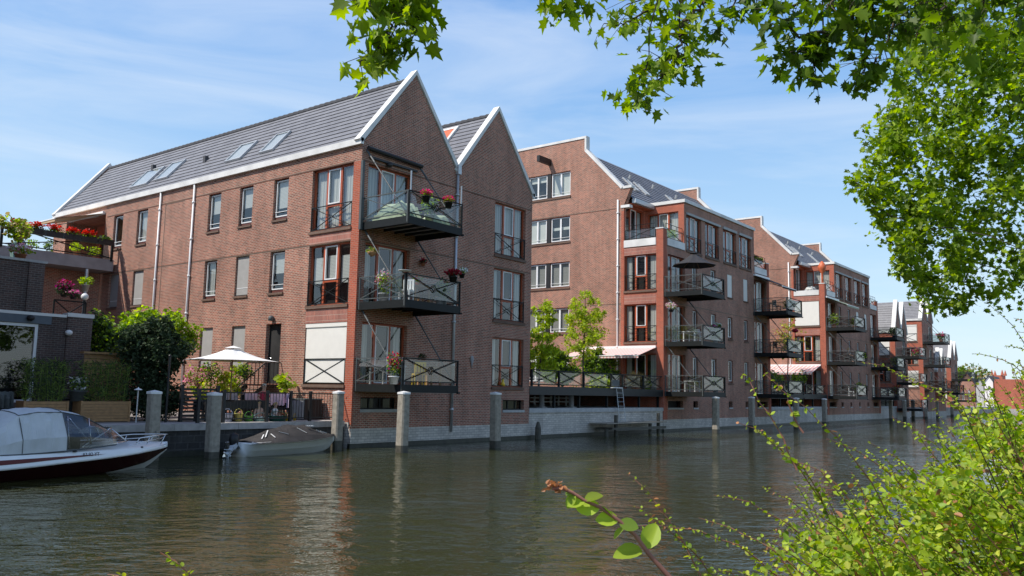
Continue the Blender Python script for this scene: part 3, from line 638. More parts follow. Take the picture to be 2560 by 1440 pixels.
    for a, b in ((48.95,51.4),(63.3,65.75)):
        for j, (z0, z1) in enumerate(dz): triple(F, B, a, b, z0, z1, ['curtains','side','side'][j], False, .2, 'curtainx', False, True)
    for i, (a, b) in enumerate(UP_):
        triple(F, B, a, b, 12.06, 14.5, 'curtains' if i%2 == 0 else 'side', True, .14, 'curtainx')
    mb = MB()
    for a, b in UP_[2:]: F.box(mb, a-.05, b+.05, -.09, .0, 14.5, 14.68)
    F.box(mb, 51.6, 57.0, -.10, 0, 14.5, 14.66); mb.build('screen_box', M['grey'], B)
    for a, b in ((48.9,51.0),(52.5,53.2),(55.4,56.0),(58.3,58.9),(61.3,61.9),(63.6,65.7)):
        mb = MB(); frame_rect(F, mb, a, b, 1.48, 1.92, .2, .25, .04); quad(F, mb, a, b, .45, 1.48, 1.92, 1); w = mb.build('cellar_window', [M['steel'], M['room']], B)
        g = MB(); F.box(g, a-.02, b+.02, -.05, .19, 1.38, 1.48); g.build('sill', M['grey'], w)
    # roof terraces at both ends: white slab edge, glass railing
    for x0, x1, ox in ((X0, 51.3, X0), (63.4, X1, X1)):
        mb = MB(); mb.box(x0+.01, x1-.01, 25.53, 28.4, 12.0, 12.44); mb.box(x0+.55 if ox == X0 else x0, x1 if ox == X0 else x1-.55, 25.44, 25.53, 11.98, 12.46)
        if ox == X0: mb.box(X0-.05, X0+.05, 26.02, 28.4, 11.98, 12.46)
        else: mb.box(X1-.05, X1+.05, 26.02, 28.4, 11.98, 12.46)
        t = mb.build('terrace_slab', M['white'], B)
        xs = ox+(.02 if ox == X0 else -.02)
        xrail(Plane('X', xs), t, 26.05, 28.35, 12.5, 13.15, 0, 'railing'); g = MB(); quad(Plane('X', xs+(.05 if ox == X0 else -.05)), g, 26.1, 28.3, 0, 12.5, 13.1); g.build('glass_panel', M['clear'], t)
        xa, xb = (X0+.55, 51.2) if ox == X0 else (63.5, X1-.55)
        xrail(Plane('Y', 25.55), t, xa, xb, 12.5, 13.15, 0, 'railing'); g = MB(); quad(Plane('Y', 25.6), g, xa+.05, xb-.05, 0, 12.5, 13.1); g.build('glass_panel', M['clear'], t)
        mb = MB()
        for k in range(4): x = xa+(xb-xa)*k/3; mb.bar((x,25.6,13.15),(x,25.6,13.45),.03)
        mb.bar((xa,25.6,13.45),(xb,25.6,13.45),.03); mb.bar((xs,28.3,13.42),(xs,26.1,13.42),.03); mb.build('upper_rail', M['steel'], t)
    for x0, x1 in ((48.42, 51.62), (63.08, 66.28)):
        for zb in (8.55, 5.36, 2.22): balcony(B, x0, x1, zb, ties=zb < 8)
    mb = MB(); pipe(B, X0-.06, 28.86, .9, 15.3, 'whitepaint', .06, (1,0), 8)
    return B
B = apartment('second brick house along the quay, stepped side gable and pink awning beside young trees')
mb = MB(); mb.box(46.85, 48.3, 34.45, 34.68, 18.55, 18.98); mb.build('hoist_beam', M['black'], B)
C = dup(B, delta=(32.05, 0, 0), label='third brick house along the quay, white blind closing its corner bay')
# ---------------------------------------------------------------- far twin-gabled houses
def twin_small(label, x0, gw, ze, za, x1=None, depth=22, nb=3, white=True):
    T = thing('twin_gable_house', label, 'house', (x0+gw, 36, 0)); yb = 25.5+depth; x1 = x0+2*gw
    S = Plane('X', x0); f = Plane('Y', 25.5); rows = []
    z = ze-.55
    while z > 3.5: rows.append((z-2.2, z)); z -= 3.0
    ops = [(26.1,28.5,a,b) for a,b in rows]+[(30.5,31.5,a+.3,b) for a,b in rows]
    mb = MB(); S.wall(mb, x0 and 25.5, yb, -1, ze, ops); fo = [(x0+gw*1.25,x0+gw*1.75,a+.2,b) for a,b in rows]
    f.wall(mb, x0, x1, -1, ze, fo); Plane('X', x1, -1).wall(mb, 25.5, yb, -1, ze); Plane('Y', yb, -1).wall(mb, x0, x1, -1, ze)
    for k in range(2):
        for y in (25.5, 25.8, yb): mb.poly([(x0+k*gw,y,ze),(x0+(k+1)*gw,y,ze),(x0+(k+.5)*gw,y,za-.15)])
    mb.build('wall', M['brick'], T)
    mb = MB(); mb.box(x0-.012, x0+.4, 25.488, 26.0, -.5, ze-.2); mb.build('corner_pillar', M['brickred'], T)
    mb = MB(); S.box(mb, 26.0, 29.0, -.008, .02, 1.2, ze-.3) if False else None
    for a, b in rows:
        mb = MB(); S.box(mb, 26.02, 28.6, -.006, .03, b+.02, b+.55); mb.build('soldier_course', M['brickred'], T)
    mb = MB(); f.box(mb, x0-.02, x1+.02, -.03, .1, -1, .8); mb.build('plinth', M['palestone'], T)
    for k in range(2):
        a, c, b = x0+k*gw, x0+(k+.5)*gw, x0+(k+1)*gw
        slope('roof', T, (a-.02,25.75,ze+.1), (a-.02,yb,ze+.1), (c,25.75,za-.3), (c,yb,za-.3), 12); slope('roof', T, (b+.02,yb,ze+.1), (b+.02,25.75,ze+.1), (c,yb,za-.3), (c,25.75,za-.3), 6)
        mb = MB()
        for px, pz, qx, qz, s in ((a-.08,ze,c,za,1),(b+.08,ze,c,za,-1)):
            n = len(mb.v); w = .22; mb.v += [(px,25.40,pz),(qx,25.40,qz-.1),(qx,25.40,qz+.25),(px-s*w*.6,25.40,pz+w),(px,25.85,pz),(qx,25.85,qz-.1),(qx,25.85,qz+.25),(px-s*w*.6,25.85,pz+w)]
            for q in ((0,1,2,3),(7,6,5,4),(0,4,5,1),(1,5,6,2),(2,6,7,3),(3,7,4,0)): mb.f.append(tuple(n+i for i in q)); mb.m.append(0)
        mb.build('gable_coping', M['white'], T)
    mb = MB(); mb.box(x0-.14, x0+.02, 25.42, yb, ze-.02, ze+.22); mb.build('eave_fascia', M['white'], T)
    for i, (a, b) in enumerate(rows):
        triple(S, T, 26.1, 28.5, a, b, 'wscreen' if (i % 2 == 0) == white else 'side', True); narrow(S, T, 30.5, 31.5, a+.3, b, 'screen', rail=False)
    for a, b, c, d in fo: narrow(f, T, a, b, c, d, 'curtain', crt='curtainx', rail=False)
    for i, (a, b) in enumerate(rows[:nb]): balcony(T, x0+.05, x0+2.9, a-.35, ties=i > 0 or nb == 3)
    return T
D_ = twin_small('low twin gabled house beyond the third stepped gable house, narrow white gable edges', 105.4, 2.85, 10.1, 13.85)
mb = MB(); mb.box(108.6,109.6,34,35,12.2,15.6); mb.build('chimney', M['steelgrey'], D_)
E_ = twin_small('taller twin gabled house behind the low one, white blind under its eaves', 119.2, 3.15, 12.6, 15.6)
F_ = twin_small('distant small twin gabled house showing only two white gable tips', 127.4, 2.3, 6.2, 9.3, nb=1)
G_ = twin_small('farthest twin gabled house before the red building, one balcony jutting out', 136.3, 2.5, 8.2, 10.8, nb=2, white=False)
# ---------------------------------------------------------------- far bank at the end of the canal
def simple_house(name, label, cat, x0, x1, y0, y1, z1, mat, roof=None, rz=2.5, wins=()):
    T = thing(name, label, cat, ((x0+x1)/2, (y0+y1)/2, 0)); mb = MB(); S = Plane('X', x0)
    S.wall(mb, y0, y1, -.5, z1, wins); Plane('X', x1, -1).wall(mb, y0, y1, -.5, z1); Plane('Y', y0).wall(mb, x0, x1, -.5, z1); Plane('Y', y1, -1).wall(mb, x0, x1, -.5, z1)
    if roof is None: mb.poly([(x0,y0,z1),(x1,y0,z1),(x1,y1,z1),(x0,y1,z1)])
    else:
        ym = (y0+y1)/2
        for x in (x0, x1): mb.poly([(x,y0,z1),(x,y1,z1),(x,ym,z1+rz)])
    mb.build('wall', mat, T)
    if roof:
        mb = MB(); mb.poly([(x0-.3,y0-.3,z1-.2),(x1+.3,y0-.3,z1-.2),(x1+.3,(y0+y1)/2,z1+rz+.1),(x0-.3,(y0+y1)/2,z1+rz+.1)]); mb.poly([(x0-.3,y1+.3,z1-.2),(x0-.3,(y0+y1)/2,z1+rz+.1),(x1+.3,(y0+y1)/2,z1+rz+.1),(x1+.3,y1+.3,z1-.2)])
        mb.build('roof', roof, T)
    for a, b, c, d in wins:
        w = MB(); frame_rect(S, w, a, b, c, d, .1, .18, .12); w_ = w.build('window', M['whitepaint'], T); g = MB(); quad(S, g, a, b, .15, c, d); g.build('pane', M['room'], w_)
    return T
fb = MB(); fb.box(186, 520, -60, 400, -1, .9); tag(fb.build('bank', M['coping']), kind='structure')
simple_house('brick_hall', 'plain red brick hall with blank flat wall at the far end of the canal', 'hall', 190, 225, 6, onX(2487,980,190).y, onX(2487,948,190).z, M['brickred'])
_y = lambda x, X: onX(x, 980, X).y
_z = lambda x, y, X: onX(x, y, X).z
simple_house('white_house', 'pale stepped house left of the red hall across the water', 'house', 192, 204, _y(2485,192)+.1, _y(2462,192), _z(2470,955,192), M['whitepaint'], M['roofedge'], 1.2, [(_y(2480,192),_y(2476,192),2.2,4.6),(_y(2471,192),_y(2467,192),2.2,4.6)])
simple_house('grey_house', 'small grey house with white gable in the row across the water', 'house', 198, 209, _y(2459,198), _y(2440,198), _z(2445,965,198), M['grey'], M['roofedge'], 1.6, [(_y(2452,198),_y(2447,198),2.2,4.6)])
simple_house('brick_house', 'low brown roofed house at the water end left of the grey one', 'house', 204, 216, _y(2438,204), _y(2398,204), _z(2420,962,204), M['brick'], M['roofedge'], 2.6, [(_y(2425,204),_y(2420,204),2.2,4.6),(_y(2410,204),_y(2405,204),2.2,4.6)])
T = simple_house('church_tower', 'square tower with little corner spires rising over the far roofs', 'tower', 300, 306, _y(2508,300), _y(2482,300), _z(2490,938,300), M['brickred'])
for x, y in ((300,_y(2508,300)),(300,_y(2482,300)),(306,_y(2508,300)),(306,_y(2482,300))):
    mb = MB(); mb.lathe([(.5,0),(.4,.5),(.05,1.7)], (x,y,_z(2490,938,300)), 6); mb.build('spire', M['brickred'], T)
for i, (px, X, r, lb) in enumerate(((2427,212,4.2,'rounded autumn brown tree behind the far houses'),(2400,210,3.6,'dull green tree beside the last twin gables'))):
    T = thing('far_tree', lb, 'tree', onX(px,1000,X), 'trees at the far end'); c = onX(px,950,X); mb = MB(); mb.tube([(c.x,c.y,.8),(c.x,c.y,c.z)], [.4,.2], 6); mb.build('trunk', M['bark'], T)
    leaves('crown', cloud(c, (r,r,r*.9), 700, .4), .7, 'star', [M['straw'] if i == 0 else M['lime2'], M['leafB']], T)
# ---------------------------------------------------------------- left side: dark house, link building, off-side house
Dk = thing('dark_brick_house', 'dark brick house with wide glass doors, in shade at the left edge', 'house', (10, 38, 1.05))
f31 = Plane('Y', 31.0); XR = 14.75; gx0, gx1 = 6.6, 12.95
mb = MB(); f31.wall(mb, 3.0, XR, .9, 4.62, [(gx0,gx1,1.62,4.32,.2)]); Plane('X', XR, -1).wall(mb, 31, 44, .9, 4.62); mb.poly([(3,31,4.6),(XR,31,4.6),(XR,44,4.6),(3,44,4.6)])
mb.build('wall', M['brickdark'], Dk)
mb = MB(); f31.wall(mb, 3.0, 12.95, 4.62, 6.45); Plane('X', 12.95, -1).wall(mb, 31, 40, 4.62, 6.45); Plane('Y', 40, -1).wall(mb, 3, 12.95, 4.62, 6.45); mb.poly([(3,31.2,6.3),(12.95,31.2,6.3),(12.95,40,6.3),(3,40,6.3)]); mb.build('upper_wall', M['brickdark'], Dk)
mb = MB(); f31.box(mb, 3.0, XR-.9, -.05, .1, 4.62, 4.72); mb.build('parapet_coping', M['white'], Dk)
mb = MB(); f31.box(mb, XR-.88, XR+.06, -.09, .35, 4.66, 4.80); mb.build('pier_cap', M['white'], Dk)
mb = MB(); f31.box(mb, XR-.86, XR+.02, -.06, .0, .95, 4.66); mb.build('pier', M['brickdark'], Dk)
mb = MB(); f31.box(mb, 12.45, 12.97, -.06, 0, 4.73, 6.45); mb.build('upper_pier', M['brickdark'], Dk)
mb = MB(); f31.box(mb, 3.0, 13.05, -.06, .25, 6.45, 6.53); mb.build('roof_coping', M['grey'], Dk)
mb = MB(); f31.box(mb, 3.0, 13.35, -.04, 0, 4.33, 4.62); mb.build('lintel_band', plain('blue_grey_band', (.10,.12,.14), .6, .1, 4), Dk)
mb = MB(); frame_rect(f31, mb, gx0, gx1, 1.62, 4.32, .02, .12, .10); f31.box(mb, 10.9, 11.02, .02, .12, 1.72, 4.22); f31.box(mb, 8.8, 8.92, .02, .12, 1.72, 4.22); dg = mb.build('glass_doors', M['whitepaint'], Dk)
for a, b in ((6.7,8.8),(8.92,10.9),(11.02,12.85)):
    g = MB(); quad(f31, g, a, b, .08, 1.72, 4.22); quad(f31, g, a, b, 1.4, 1.5, 4.4, 1); g.build('pane', [M['glass'], M['room']], dg)
for px, py in ((172,832),(77,795)):
    p = onY(px, py, 30.9); mb = MB(); mb.ball(p, .13, 10, 6, 0, .8); mb.box(p.x-.08, p.x+.08, 30.9, 31.0, p.z-.06, p.z+.06); mb.build('wall_lamp', M['whitepaint'] if px > 100 else M['black'], Dk, True)
# link building with the roof terrace that meets the loggia
Lk = thing('link_building', 'low brick wing under a flowered roof terrace, between the dark house and the gabled one', 'building', (16, 47, 0))
f46 = Plane('Y', 46.5); zt0, zt1 = onY(200,648,46.5).z, 0
mb = MB(); f46.wall(mb, 8, 22.4, .9, 8.35, [(15.9,19.3,5.3,7.5,.3)]); mb.poly([(8,46.5,8.3),(22.4,46.5,8.3),(22.4,52,8.3),(8,52,8.3)]); mb.build('wall', M['brick'], Lk)
mb = MB(); f46.box(mb, 12.3, 22.35, -1.5, 5, 8.36, 8.98); mb.build('terrace_slab', M['slab'], Lk)
mb = MB(); frame_rect(f46, mb, 15.9, 19.3, 5.3, 7.5, .2, .3, .1); f46.box(mb, 17.5, 17.65, .2, .3, 5.4, 7.4); w = mb.build('window', M['whitepaint'], Lk); g = MB(); quad(f46, g, 16, 19.2, .25, 5.4, 7.4); quad(f46, g, 16, 19.2, .6, 5.2, 7.6, 1); g.build('pane', [M['glass'], M['room']], w)
yt = 44.98
mb = MB(); P0 = onY(62,590,yt); zb = 9.05; zt = 10.05
for x in (12.5, 16.7, 22.2): mb.box(x-.06, x+.06, yt-.05, yt+.05, 8.9, zt)
mb.box(12.5, 22.2, yt-.03, yt+.03, zt-.05, zt); mb.box(12.5, 22.2, yt-.03, yt+.03, zb, zb+.05)
for a, b in ((12.5,16.7),(16.7,22.2)): mb.bar((a,yt,zb),(b,yt,zt),.05); mb.bar((a,yt+.04,zt),(b,yt+.04,zb),.05)
mb.build('terrace_railing', M['steel'], Lk)
mb = MB(); mb.tube([(20.9,44.85,4.6),(20.9,44.85,8.3)], .09, 8); mb.build('downpipe', M['galv'], Lk)
mb = MB(); mb.box(14.2, 16.2, 45.0, 46.4, 8.05, 8.15); mb.build('awning_box', M['grey'], Lk)
# flower boxes along the terrace railing
for i in range(6):
    x0 = 16.9+i*.88; T = thing('flower_box', ['red geraniums in the trough nearest the terrace post','red geraniums in the second trough from the terrace post','bright red geraniums in the third trough on the terrace rail','red geraniums in the fourth trough on the terrace rail','red geraniums in the fifth trough before the loggia','sparse dark flowers in the trough touching the gabled house'][i], 'flower box', (x0+.4,44.8,9.8), 'flower boxes on the roof terrace railing')
    mb = MB(); mb.box(x0, x0+.82, 44.68, 44.93, 9.72, 10.0); mb.build('trough', M['black'], T)
    leaves('foliage', cloud((x0+.41,44.8,10.05), (.42,.16,.16), 120, .5), .11, 'oval', [M['lime2'], M['hedge']], T)
    if i < 5: leaves('flowers', cloud((x0+.41,44.78,10.24), (.40,.16,.17), 130, .6), .10, 'oval', M['f_red'], T)
def potplant(label, c, r, h, mats, pot='terracotta', pr=.16, ph=.25, fl=None, kind='oval', n=160, ls=.09, group=None, nm='potted_plant', cat='potted plant', sph=1.0, stem=0, fn=130):
    T = thing(nm, label, cat, c, group); c = Vector(c); mb = MB(); mb.lathe([(pr*.7,0),(pr,ph),(pr*1.08,ph),(pr*1.08,ph*.9)], c, 10); mb.build('pot', M[pot], T, True)
    top = c+Vector((0,0,ph+stem+h*.45))
    if stem: mb = MB(); mb.tube([c+Vector((0,0,ph*.8)), top], .018, 5); mb.build('stem', M['bark'], T)
    if fl and fn < 70:
        fm = [M[m] for m in (fl if isinstance(fl, (list, tuple)) else [fl])]; mm = [M[m] for m in mats]
        leaves('foliage', cloud(top, (r,r,h*.5), n+fn, .5), ls, kind, mm+fm, T, .6, [.7/len(mm)]*len(mm)+[.3/len(fm)]*len(fm)); return T
    leaves('foliage', cloud(top, (r,r,h*.5), n, .5), ls, kind, [M[m] for m in mats], T)
    if fl: leaves('flowers', cloud(top+Vector((0,0,h*.18)), (r,r,h*.42), fn, .35), ls*.9, 'oval', [M[m] for m in (fl if isinstance(fl, (list, tuple)) else [fl])], T)
    return T
p = lambda x, y, Y: tuple(onY(x, y, Y))
potplant('green plant in a pot behind the terrace rail, left bay', p(78,636,46), .35, .6, ['lime2'], group='pots behind the roof terrace rail')
potplant('grey green plant in a pot behind the terrace rail, by the post', p(120,640,46), .3, .7, ['hedge','lime2'], 'grey', group='pots behind the roof terrace rail')
potplant('yellow green bush in a pot low behind the terrace rail, middle bay', p(190,641,46), .35, .55, ['lime'], group='pots behind the roof terrace rail')
potplant('broad green plant in a pot at the house end of the terrace', p(232,650,46), .45, .6, ['lime','lime2'], group='pots behind the roof terrace rail')
T = thing('potted_tree', 'slim potted tree with pale leaves on the dark house roof', 'potted tree', p(42,648,33.5)); c = Vector(p(42,648,33.5)); mb = MB(); mb.lathe([(.2,0),(.26,.4)], c-Vector((0,0,.1)), 10); mb.build('pot', M['tealpale'], T)
cc, cs = clumps(p(45,575,33.5), (.62,.6,.62), 26, 26, .22); mb = MB(); mb.tube([c, c+Vector((0,0,.9))], [.035,.03], 6); branch(mb, [(c+Vector((0,0,.9)), .03)], cs[:14], .008); mb.build('trunk', M['bark'], T); leaves('crown', cc, .13, 'oval', [M['lime2'], M['straw'], M['bushA']], T)
potplant('pink flowers spilling over the dark house parapet', p(50,650,31.1), .42, .35, ['lime2'], 'terracotta', .2, .2, ['f_lpink','f_white'], fn=260)
T = thing('globe_lamp', 'pale green globe lamp behind the rail on the terrace', 'lamp', p(46,617,45.5)); mb = MB(); mb.ball(p(46,612,45.5), .36, 12, 8); mb.build('globe', M['tealpale'], T, True)
T = thing('globe_lamp', 'white globe lamp at the corner of the lower terrace', 'lamp', p(211,760,36)); mb = MB(); q = Vector(p(212,742,36)); mb.ball(q, .15, 12, 8); mb.build('globe', M['whitepaint'], T, True); mb = MB(); mb.tube([q, q-Vector((0,0,.9))], .05, 6); mb.build('stand', M['black'], T)
potplant('round leafy plant in a grey pot beside the white globe lamp', p(213,728,37.5), .32, .42, ['lime2','lime'], 'grey', .16, .28)
potplant('dark purple trailing flowers hanging above the lower terrace', p(160,742,37), .36, .6, ['hedge'], 'black', .15, .1, ['f_dred','f_mag'], fn=260, n=300, nm='hanging_flowers', cat='hanging flowers')
potplant('magenta flowers hanging under the purple ones by the globe lamp', p(183,748,36.5), .28, .28, ['hedge'], 'black', .15, .1, ['f_mag','f_lpink'], fn=160, nm='hanging_flowers', cat='hanging flowers')
T = thing('terrace_railing', 'thin cross braced railing on the lower terrace under the hanging flowers', 'railing', p(180,790,35)); mb = MB(); a, b = Vector(p(135,760,35)), Vector(p(212,792,35)); a.z = b.z = 5.6
mb.bar(a, b, .05); mb.bar(a-Vector((0,0,.95)), b, .04); mb.bar(a, b-Vector((0,0,.95)), .04); mb.bar(a, a-Vector((0,0,1)), .05); mb.bar(b, b-Vector((0,0,1)), .05); mb.build('frame', M['steel'], T)
# awning over the loggia
def awning(label, a0, a1, out, cl, arm=True, name='awning', nseg=1):
    """a0,a1: wall end points; out: vector to the front edge"""
    T = thing(name, label, 'awning', (Vector(a0)+Vector(a1))/2); a0, a1, out = Vector(a0), Vector(a1), Vector(out); mb = MB()
    mb.poly([a0, a1, a1+out, a0+out]); d = Vector((0,0,-.025)); mb.poly([a0+d, a0+out+d, a1+out+d, a1+d]); mb.poly([a0+out, a1+out, a1+out+Vector((0,0,-.16)), a0+out+Vector((0,0,-.16))])
    mb.build('cloth', cl, T); mb = MB(); mb.bar(a0+out, a1+out, .06); mb.build('front_bar', M['whitepaint'], T); mb = MB(); mb.bar(a0+Vector((0,0,.03)), a1+Vector((0,0,.03)), .16); mb.build('cassette', M['whitepaint'], T)
    for t in (.15, .85):
        m = MB(); p0 = a0.lerp(a1, t)+Vector((0,0,-.12)); p1 = a0.lerp(a1, t*.8+.1)+out*.5+Vector((0,0,-.2)); m.tube([p0, p1, a0.lerp(a1, t)+out], .025, 5); m.build('arm', M['galv'], T)
    return T
awning('beige awning stretched out over the roof terrace loggia', (22.45,46.7,11.8), (22.45,51.0,11.8), (-2.6,0,-.75), plain('beige_cloth', (.50,.34,.20), .8, .05, 4))
# neighbouring house inferred past the left edge, unseen; sized and placed to shade the boats
Nb = thing('neighbour_house', 'unseen tall brick house beyond the left edge, placed to shade the boats', 'house', (2, 36, 0))
mb = MB(); Plane('Y', 25.6).wall(mb, -6, 8.0, -1, 13.4); Plane('X', 8.0, -1).wall(mb, 25.6, 46, -1, 13.4); Plane('X', -6).wall(mb, 25.6, 46, -1, 13.4); mb.poly([(-6,25.6,13.4),(8.0,25.6,13.4),(8.0,46,13.4),(-6,46,13.4)]); mb.build('wall', M['brick'], Nb)
mb = MB(); mb.box(-6.1, 8.1, 25.5, 46.1, 13.4, 13.6); mb.build('coping', M['white'], Nb)
for z0, z1 in ((9.0,11.5),(5.7,8.2),(2.5,4.9)):
    for a, b in ((-4.5,-2.0),(0,2.4),(4.8,7.2)):
        mb = MB(); f = Plane('Y', 25.6); frame_rect(f, mb, a, b, z0, z1, -.04, .0, .08, 0); f.box(mb, (a+b)/2-.05, (a+b)/2+.05, -.04, 0, z0+.08, z1-.08, 0); quad(f, mb, a+.08, b-.08, -.01, z0+.08, z1-.08, 1); w = mb.build('window', [M['redwood'], M['room']], Nb); g = MB(); quad(f, g, a+.08, b-.08, -.025, z0+.08, z1-.08); g.build('pane', M['glass'], w)
# ---------------------------------------------------------------- quay walls, terrace, posts
def quaywall(label, x0, x1, y, z, mat, cop, yb=1.2, zb=-1.5):
    T = thing('quay_wall', label, 'quay wall', ((x0+x1)/2, y, 0)); mb = MB(); mb.box(x0, x1, y, y+.4, zb, z-.22); mb.build('wall', M[mat], T)
    mb = MB(); mb.box(x0+.02, x1-.02, y-.015, y+.1, zb, .17); mb.build('waterline_band', M['wet'], T)
    mb = MB(); n = max(1, round((x1-x0)/2.4))
    for k in range(n): a, b = x0+(x1-x0)*k/n, x0+(x1-x0)*(k+1)/n; mb.box(a+.006, b-.006, y-.06, y+yb, z-.22, z)
    mb.build('coping', M[cop], T); return T
quaywall('dark stone quay wall behind the two boats', -4, 22.4, 25.8, 1.05, 'quaystone', 'coping')
mb = MB(); mb.poly([(-4,27.0,1.046),(22.5,27.0,1.046),(22.5,46,1.046),(-4,46,1.046)]); tag(mb.build('terrace_paving', M['paving']), kind='structure')
quaywall('pale brick quay wall between the twin gables and the pink awning', 34.14, 48.27, 25.55, 1.5, 'palestone', 'grey', 12)
quaywall('pale brick quay wall between the second and third house', 66.45, 80.33, 25.55, 1.5, 'palestone', 'grey', 12)
quaywall('far pale brick quay wall after the third house', 98.5, 105.3, 25.55, 1.5, 'palestone', 'grey', 12)
quaywall('farthest quay wall running on past the last twin gables', 111.2, 186, 25.7, 1.3, 'palestone', 'grey', 2)
def post(label, x, y, top=2.28, w=.36, tilt=None):
    tilt = random.uniform(-.02,.02) if tilt is None else tilt; top += random.uniform(-.04,.03); wl = random.uniform(.2,.38)
    T = thing('mooring_post', label, 'mooring post', (x, y, 0), 'mooring posts standing in the canal'); h = w/2; b = .05
    def oct_(hh): k = hh-b; return [(-k,-hh),(k,-hh),(hh,-k),(hh,k),(k,hh),(-k,hh),(-hh,k),(-hh,-k)]
    def prism(name, mat, z0, z1, h0, h1, apex=None):
        mb = MB(); n = 8; q0, q1 = oct_(h0), oct_(h1)
        mb.v += [(x+a+tilt*z0, y+c, z0) for a, c in q0]+[(x+a+tilt*z1, y+c, z1) for a, c in q1]
        for j in range(n): mb.f.append((j,(j+1)%n,n+(j+1)%n,n+j)); mb.m.append(0)
        if apex:
            mb.v.append((x+tilt*apex, y, apex))
            for j in range(n): mb.f.append((n+j,n+(j+1)%n,2*n)); mb.m.append(0)
        else: mb.f.append(tuple(range(n,2*n))); mb.m.append(0)
        mb.build(name, M[mat], T)
    prism('shaft', 'post', wl, top-.12, h*1.04, h); prism('waterline_base', 'postbase', -1.2, wl, h*1.05, h*1.045); prism('cap', 'whitepaint', top-.12, top-.05, h*1.10, h*1.10, top)
    return T
for lb, px, py, Y, w in (('weathered post just right of the motor cruiser bow',388,1000,24.9,.34),('weathered post behind the outboard motor of the small boat',538,1000,24.6,.36),('weathered post behind the bow of the small boat',846,1000,25.0,.34)):
    q = onY(px, py, Y); post(lb, q.x, Y, 2.12 if px != 846 else 2.2, w)
for lb, x, y in (('sunlit post in front of the lowest balcony of the twin gables',22.45,22.6),('shaded post before the right gable of the nearest house',27.42,22.2),
    ('bright post alone in front of the second house',49.75,22.65),('grey post at the right end of the second house front',56.3,23.0),('post half hidden by shrub twigs before the second gap',63.9,22.6),
    ('post at the left corner of the third house',74.2,23.8),('bright sunlit post before the third house right side',98.2,27.0-2.6),('thin grey post right of the bright one past the third house',104.5,24.8-.3),
    ('dark post in the far row next to the quay gap',108.5,24.5),('second far post near the low twin gables',115.5,24.6),('last sunlit far post before the shrub twigs',122.5,24.7)):
    q = (x, y); post(lb, x, y)
for px, lb in ((2380,'tiny far post seen through the shrub twigs'),):
    q = onY(px, 1020, 24.9); post(lb, q.x, 24.9)
mb = MB(); q = onY(1345,1085,25.2); mb.tube([(q.x,q.y,-.5),(q.x,q.y,.55),(q.x,q.y,.85)], [.16,.15,.06], 8); tag(mb.build('fender_pile', M['postbase']), 'short dark pile against the pale quay wall', 'pile')
# iron fence along the terrace edge
Fe = thing('iron_fence', 'black iron fence with thin bars along the terrace edge', 'fence', (19,26,1.05)); yf = 26.05; zt = 2.12
xs = [onY(px, 1000, yf).x for px in (497,560,668,727,776,872)]
for i, x in enumerate(xs): mb = MB(); mb.box(x-.05, x+.05, yf-.05, yf+.05, 1.05, zt+.06); mb.build('post', M['black'], Fe)
for a, b in zip(xs[:-1], xs[1:]):
    mb = MB(); mb.bar((a+.07,yf,zt-.03),(b-.07,yf,zt-.03),.04); mb.bar((a+.07,yf,1.18),(b-.07,yf,1.18),.04); n = max(2, int((b-a)/.13))
    for k in range(1, n): x = a+(b-a)*k/n; mb.bar((x,yf,1.18),(x,yf,zt),.014)
    mb.build('bar_panel', M['black'], Fe)
mb = MB()
for k in range(6): x = xs[-1]+.12+k*.06; mb.bar((x,yf-.25,1.0),(x,yf-.25,2.08),.022)
mb.bar((xs[-1],yf-.25,1.95),(22.46,yf-.25,1.95),.03); mb.bar((xs[-1],yf-.25,1.1),(22.46,yf-.25,1.1),.03); mb.build('end_panel', M['steelgrey'], Fe)
# parasol
def parasol(label, c, top, rim, r, mat, n=8, name='parasol', pole='wood', rot=.2):
    T = thing(name, label, 'parasol', c); c = Vector(c); mb = MB(); mb.tube([c, (c.x,c.y,top)], .025, 6); mb.build('pole', M[pole], T); mb = MB()
    ap = Vector((c.x,c.y,top)); ring = [Vector((c.x+r*math.cos(rot+2*math.pi*k/n), c.y+r*math.sin(rot+2*math.pi*k/n), rim)) for k in range(n)]
    for k in range(n):
        a, b = ring[k], ring[(k+1)%n]; prev = None
        for s in range(5):
            t0, t1 = .14+.86*s/5, .14+.86*(s+1)/5; sg = lambda t: Vector((0,0,-.09*math.sin(math.pi*t)))
            mid0, mid1 = ap.lerp((a+b)/2, t0)+sg(t0)*1.3, ap.lerp((a+b)/2, t1)+sg(t1)*1.3
            mb.poly([ap.lerp(a,t0)+sg(t0), ap.lerp(a,t1)+sg(t1), mid1, mid0]); mb.poly([mid0, mid1, ap.lerp(b,t1)+sg(t1), ap.lerp(b,t0)+sg(t0)])
    mb.build('canopy', M[mat], T); v = MB(); v.lathe([(.02,.02),(r*.2,-.075)], ap, n); v.build('vent', M[mat], T); mb = MB()
    for k in range(n): mb.bar(ap+Vector((0,0,-.25)), ring[k]+Vector((0,0,-.02)), .02)
    mb.build('ribs', M['wood'], T); return T
parasol('white parasol open over the waterside terrace', (18.85,28.2,1.05), 3.82, 3.27, 1.72, 'parasolcloth')
q = onY(1733, 640, 24.2); parasol('black parasol tilted over the middle balcony of the second house', (q.x+.1,24.2,8.8), onY(1727,628,24.2).z, onY(1727,662,24.2).z, 1.45, 'blackcloth', pole='steelgrey')
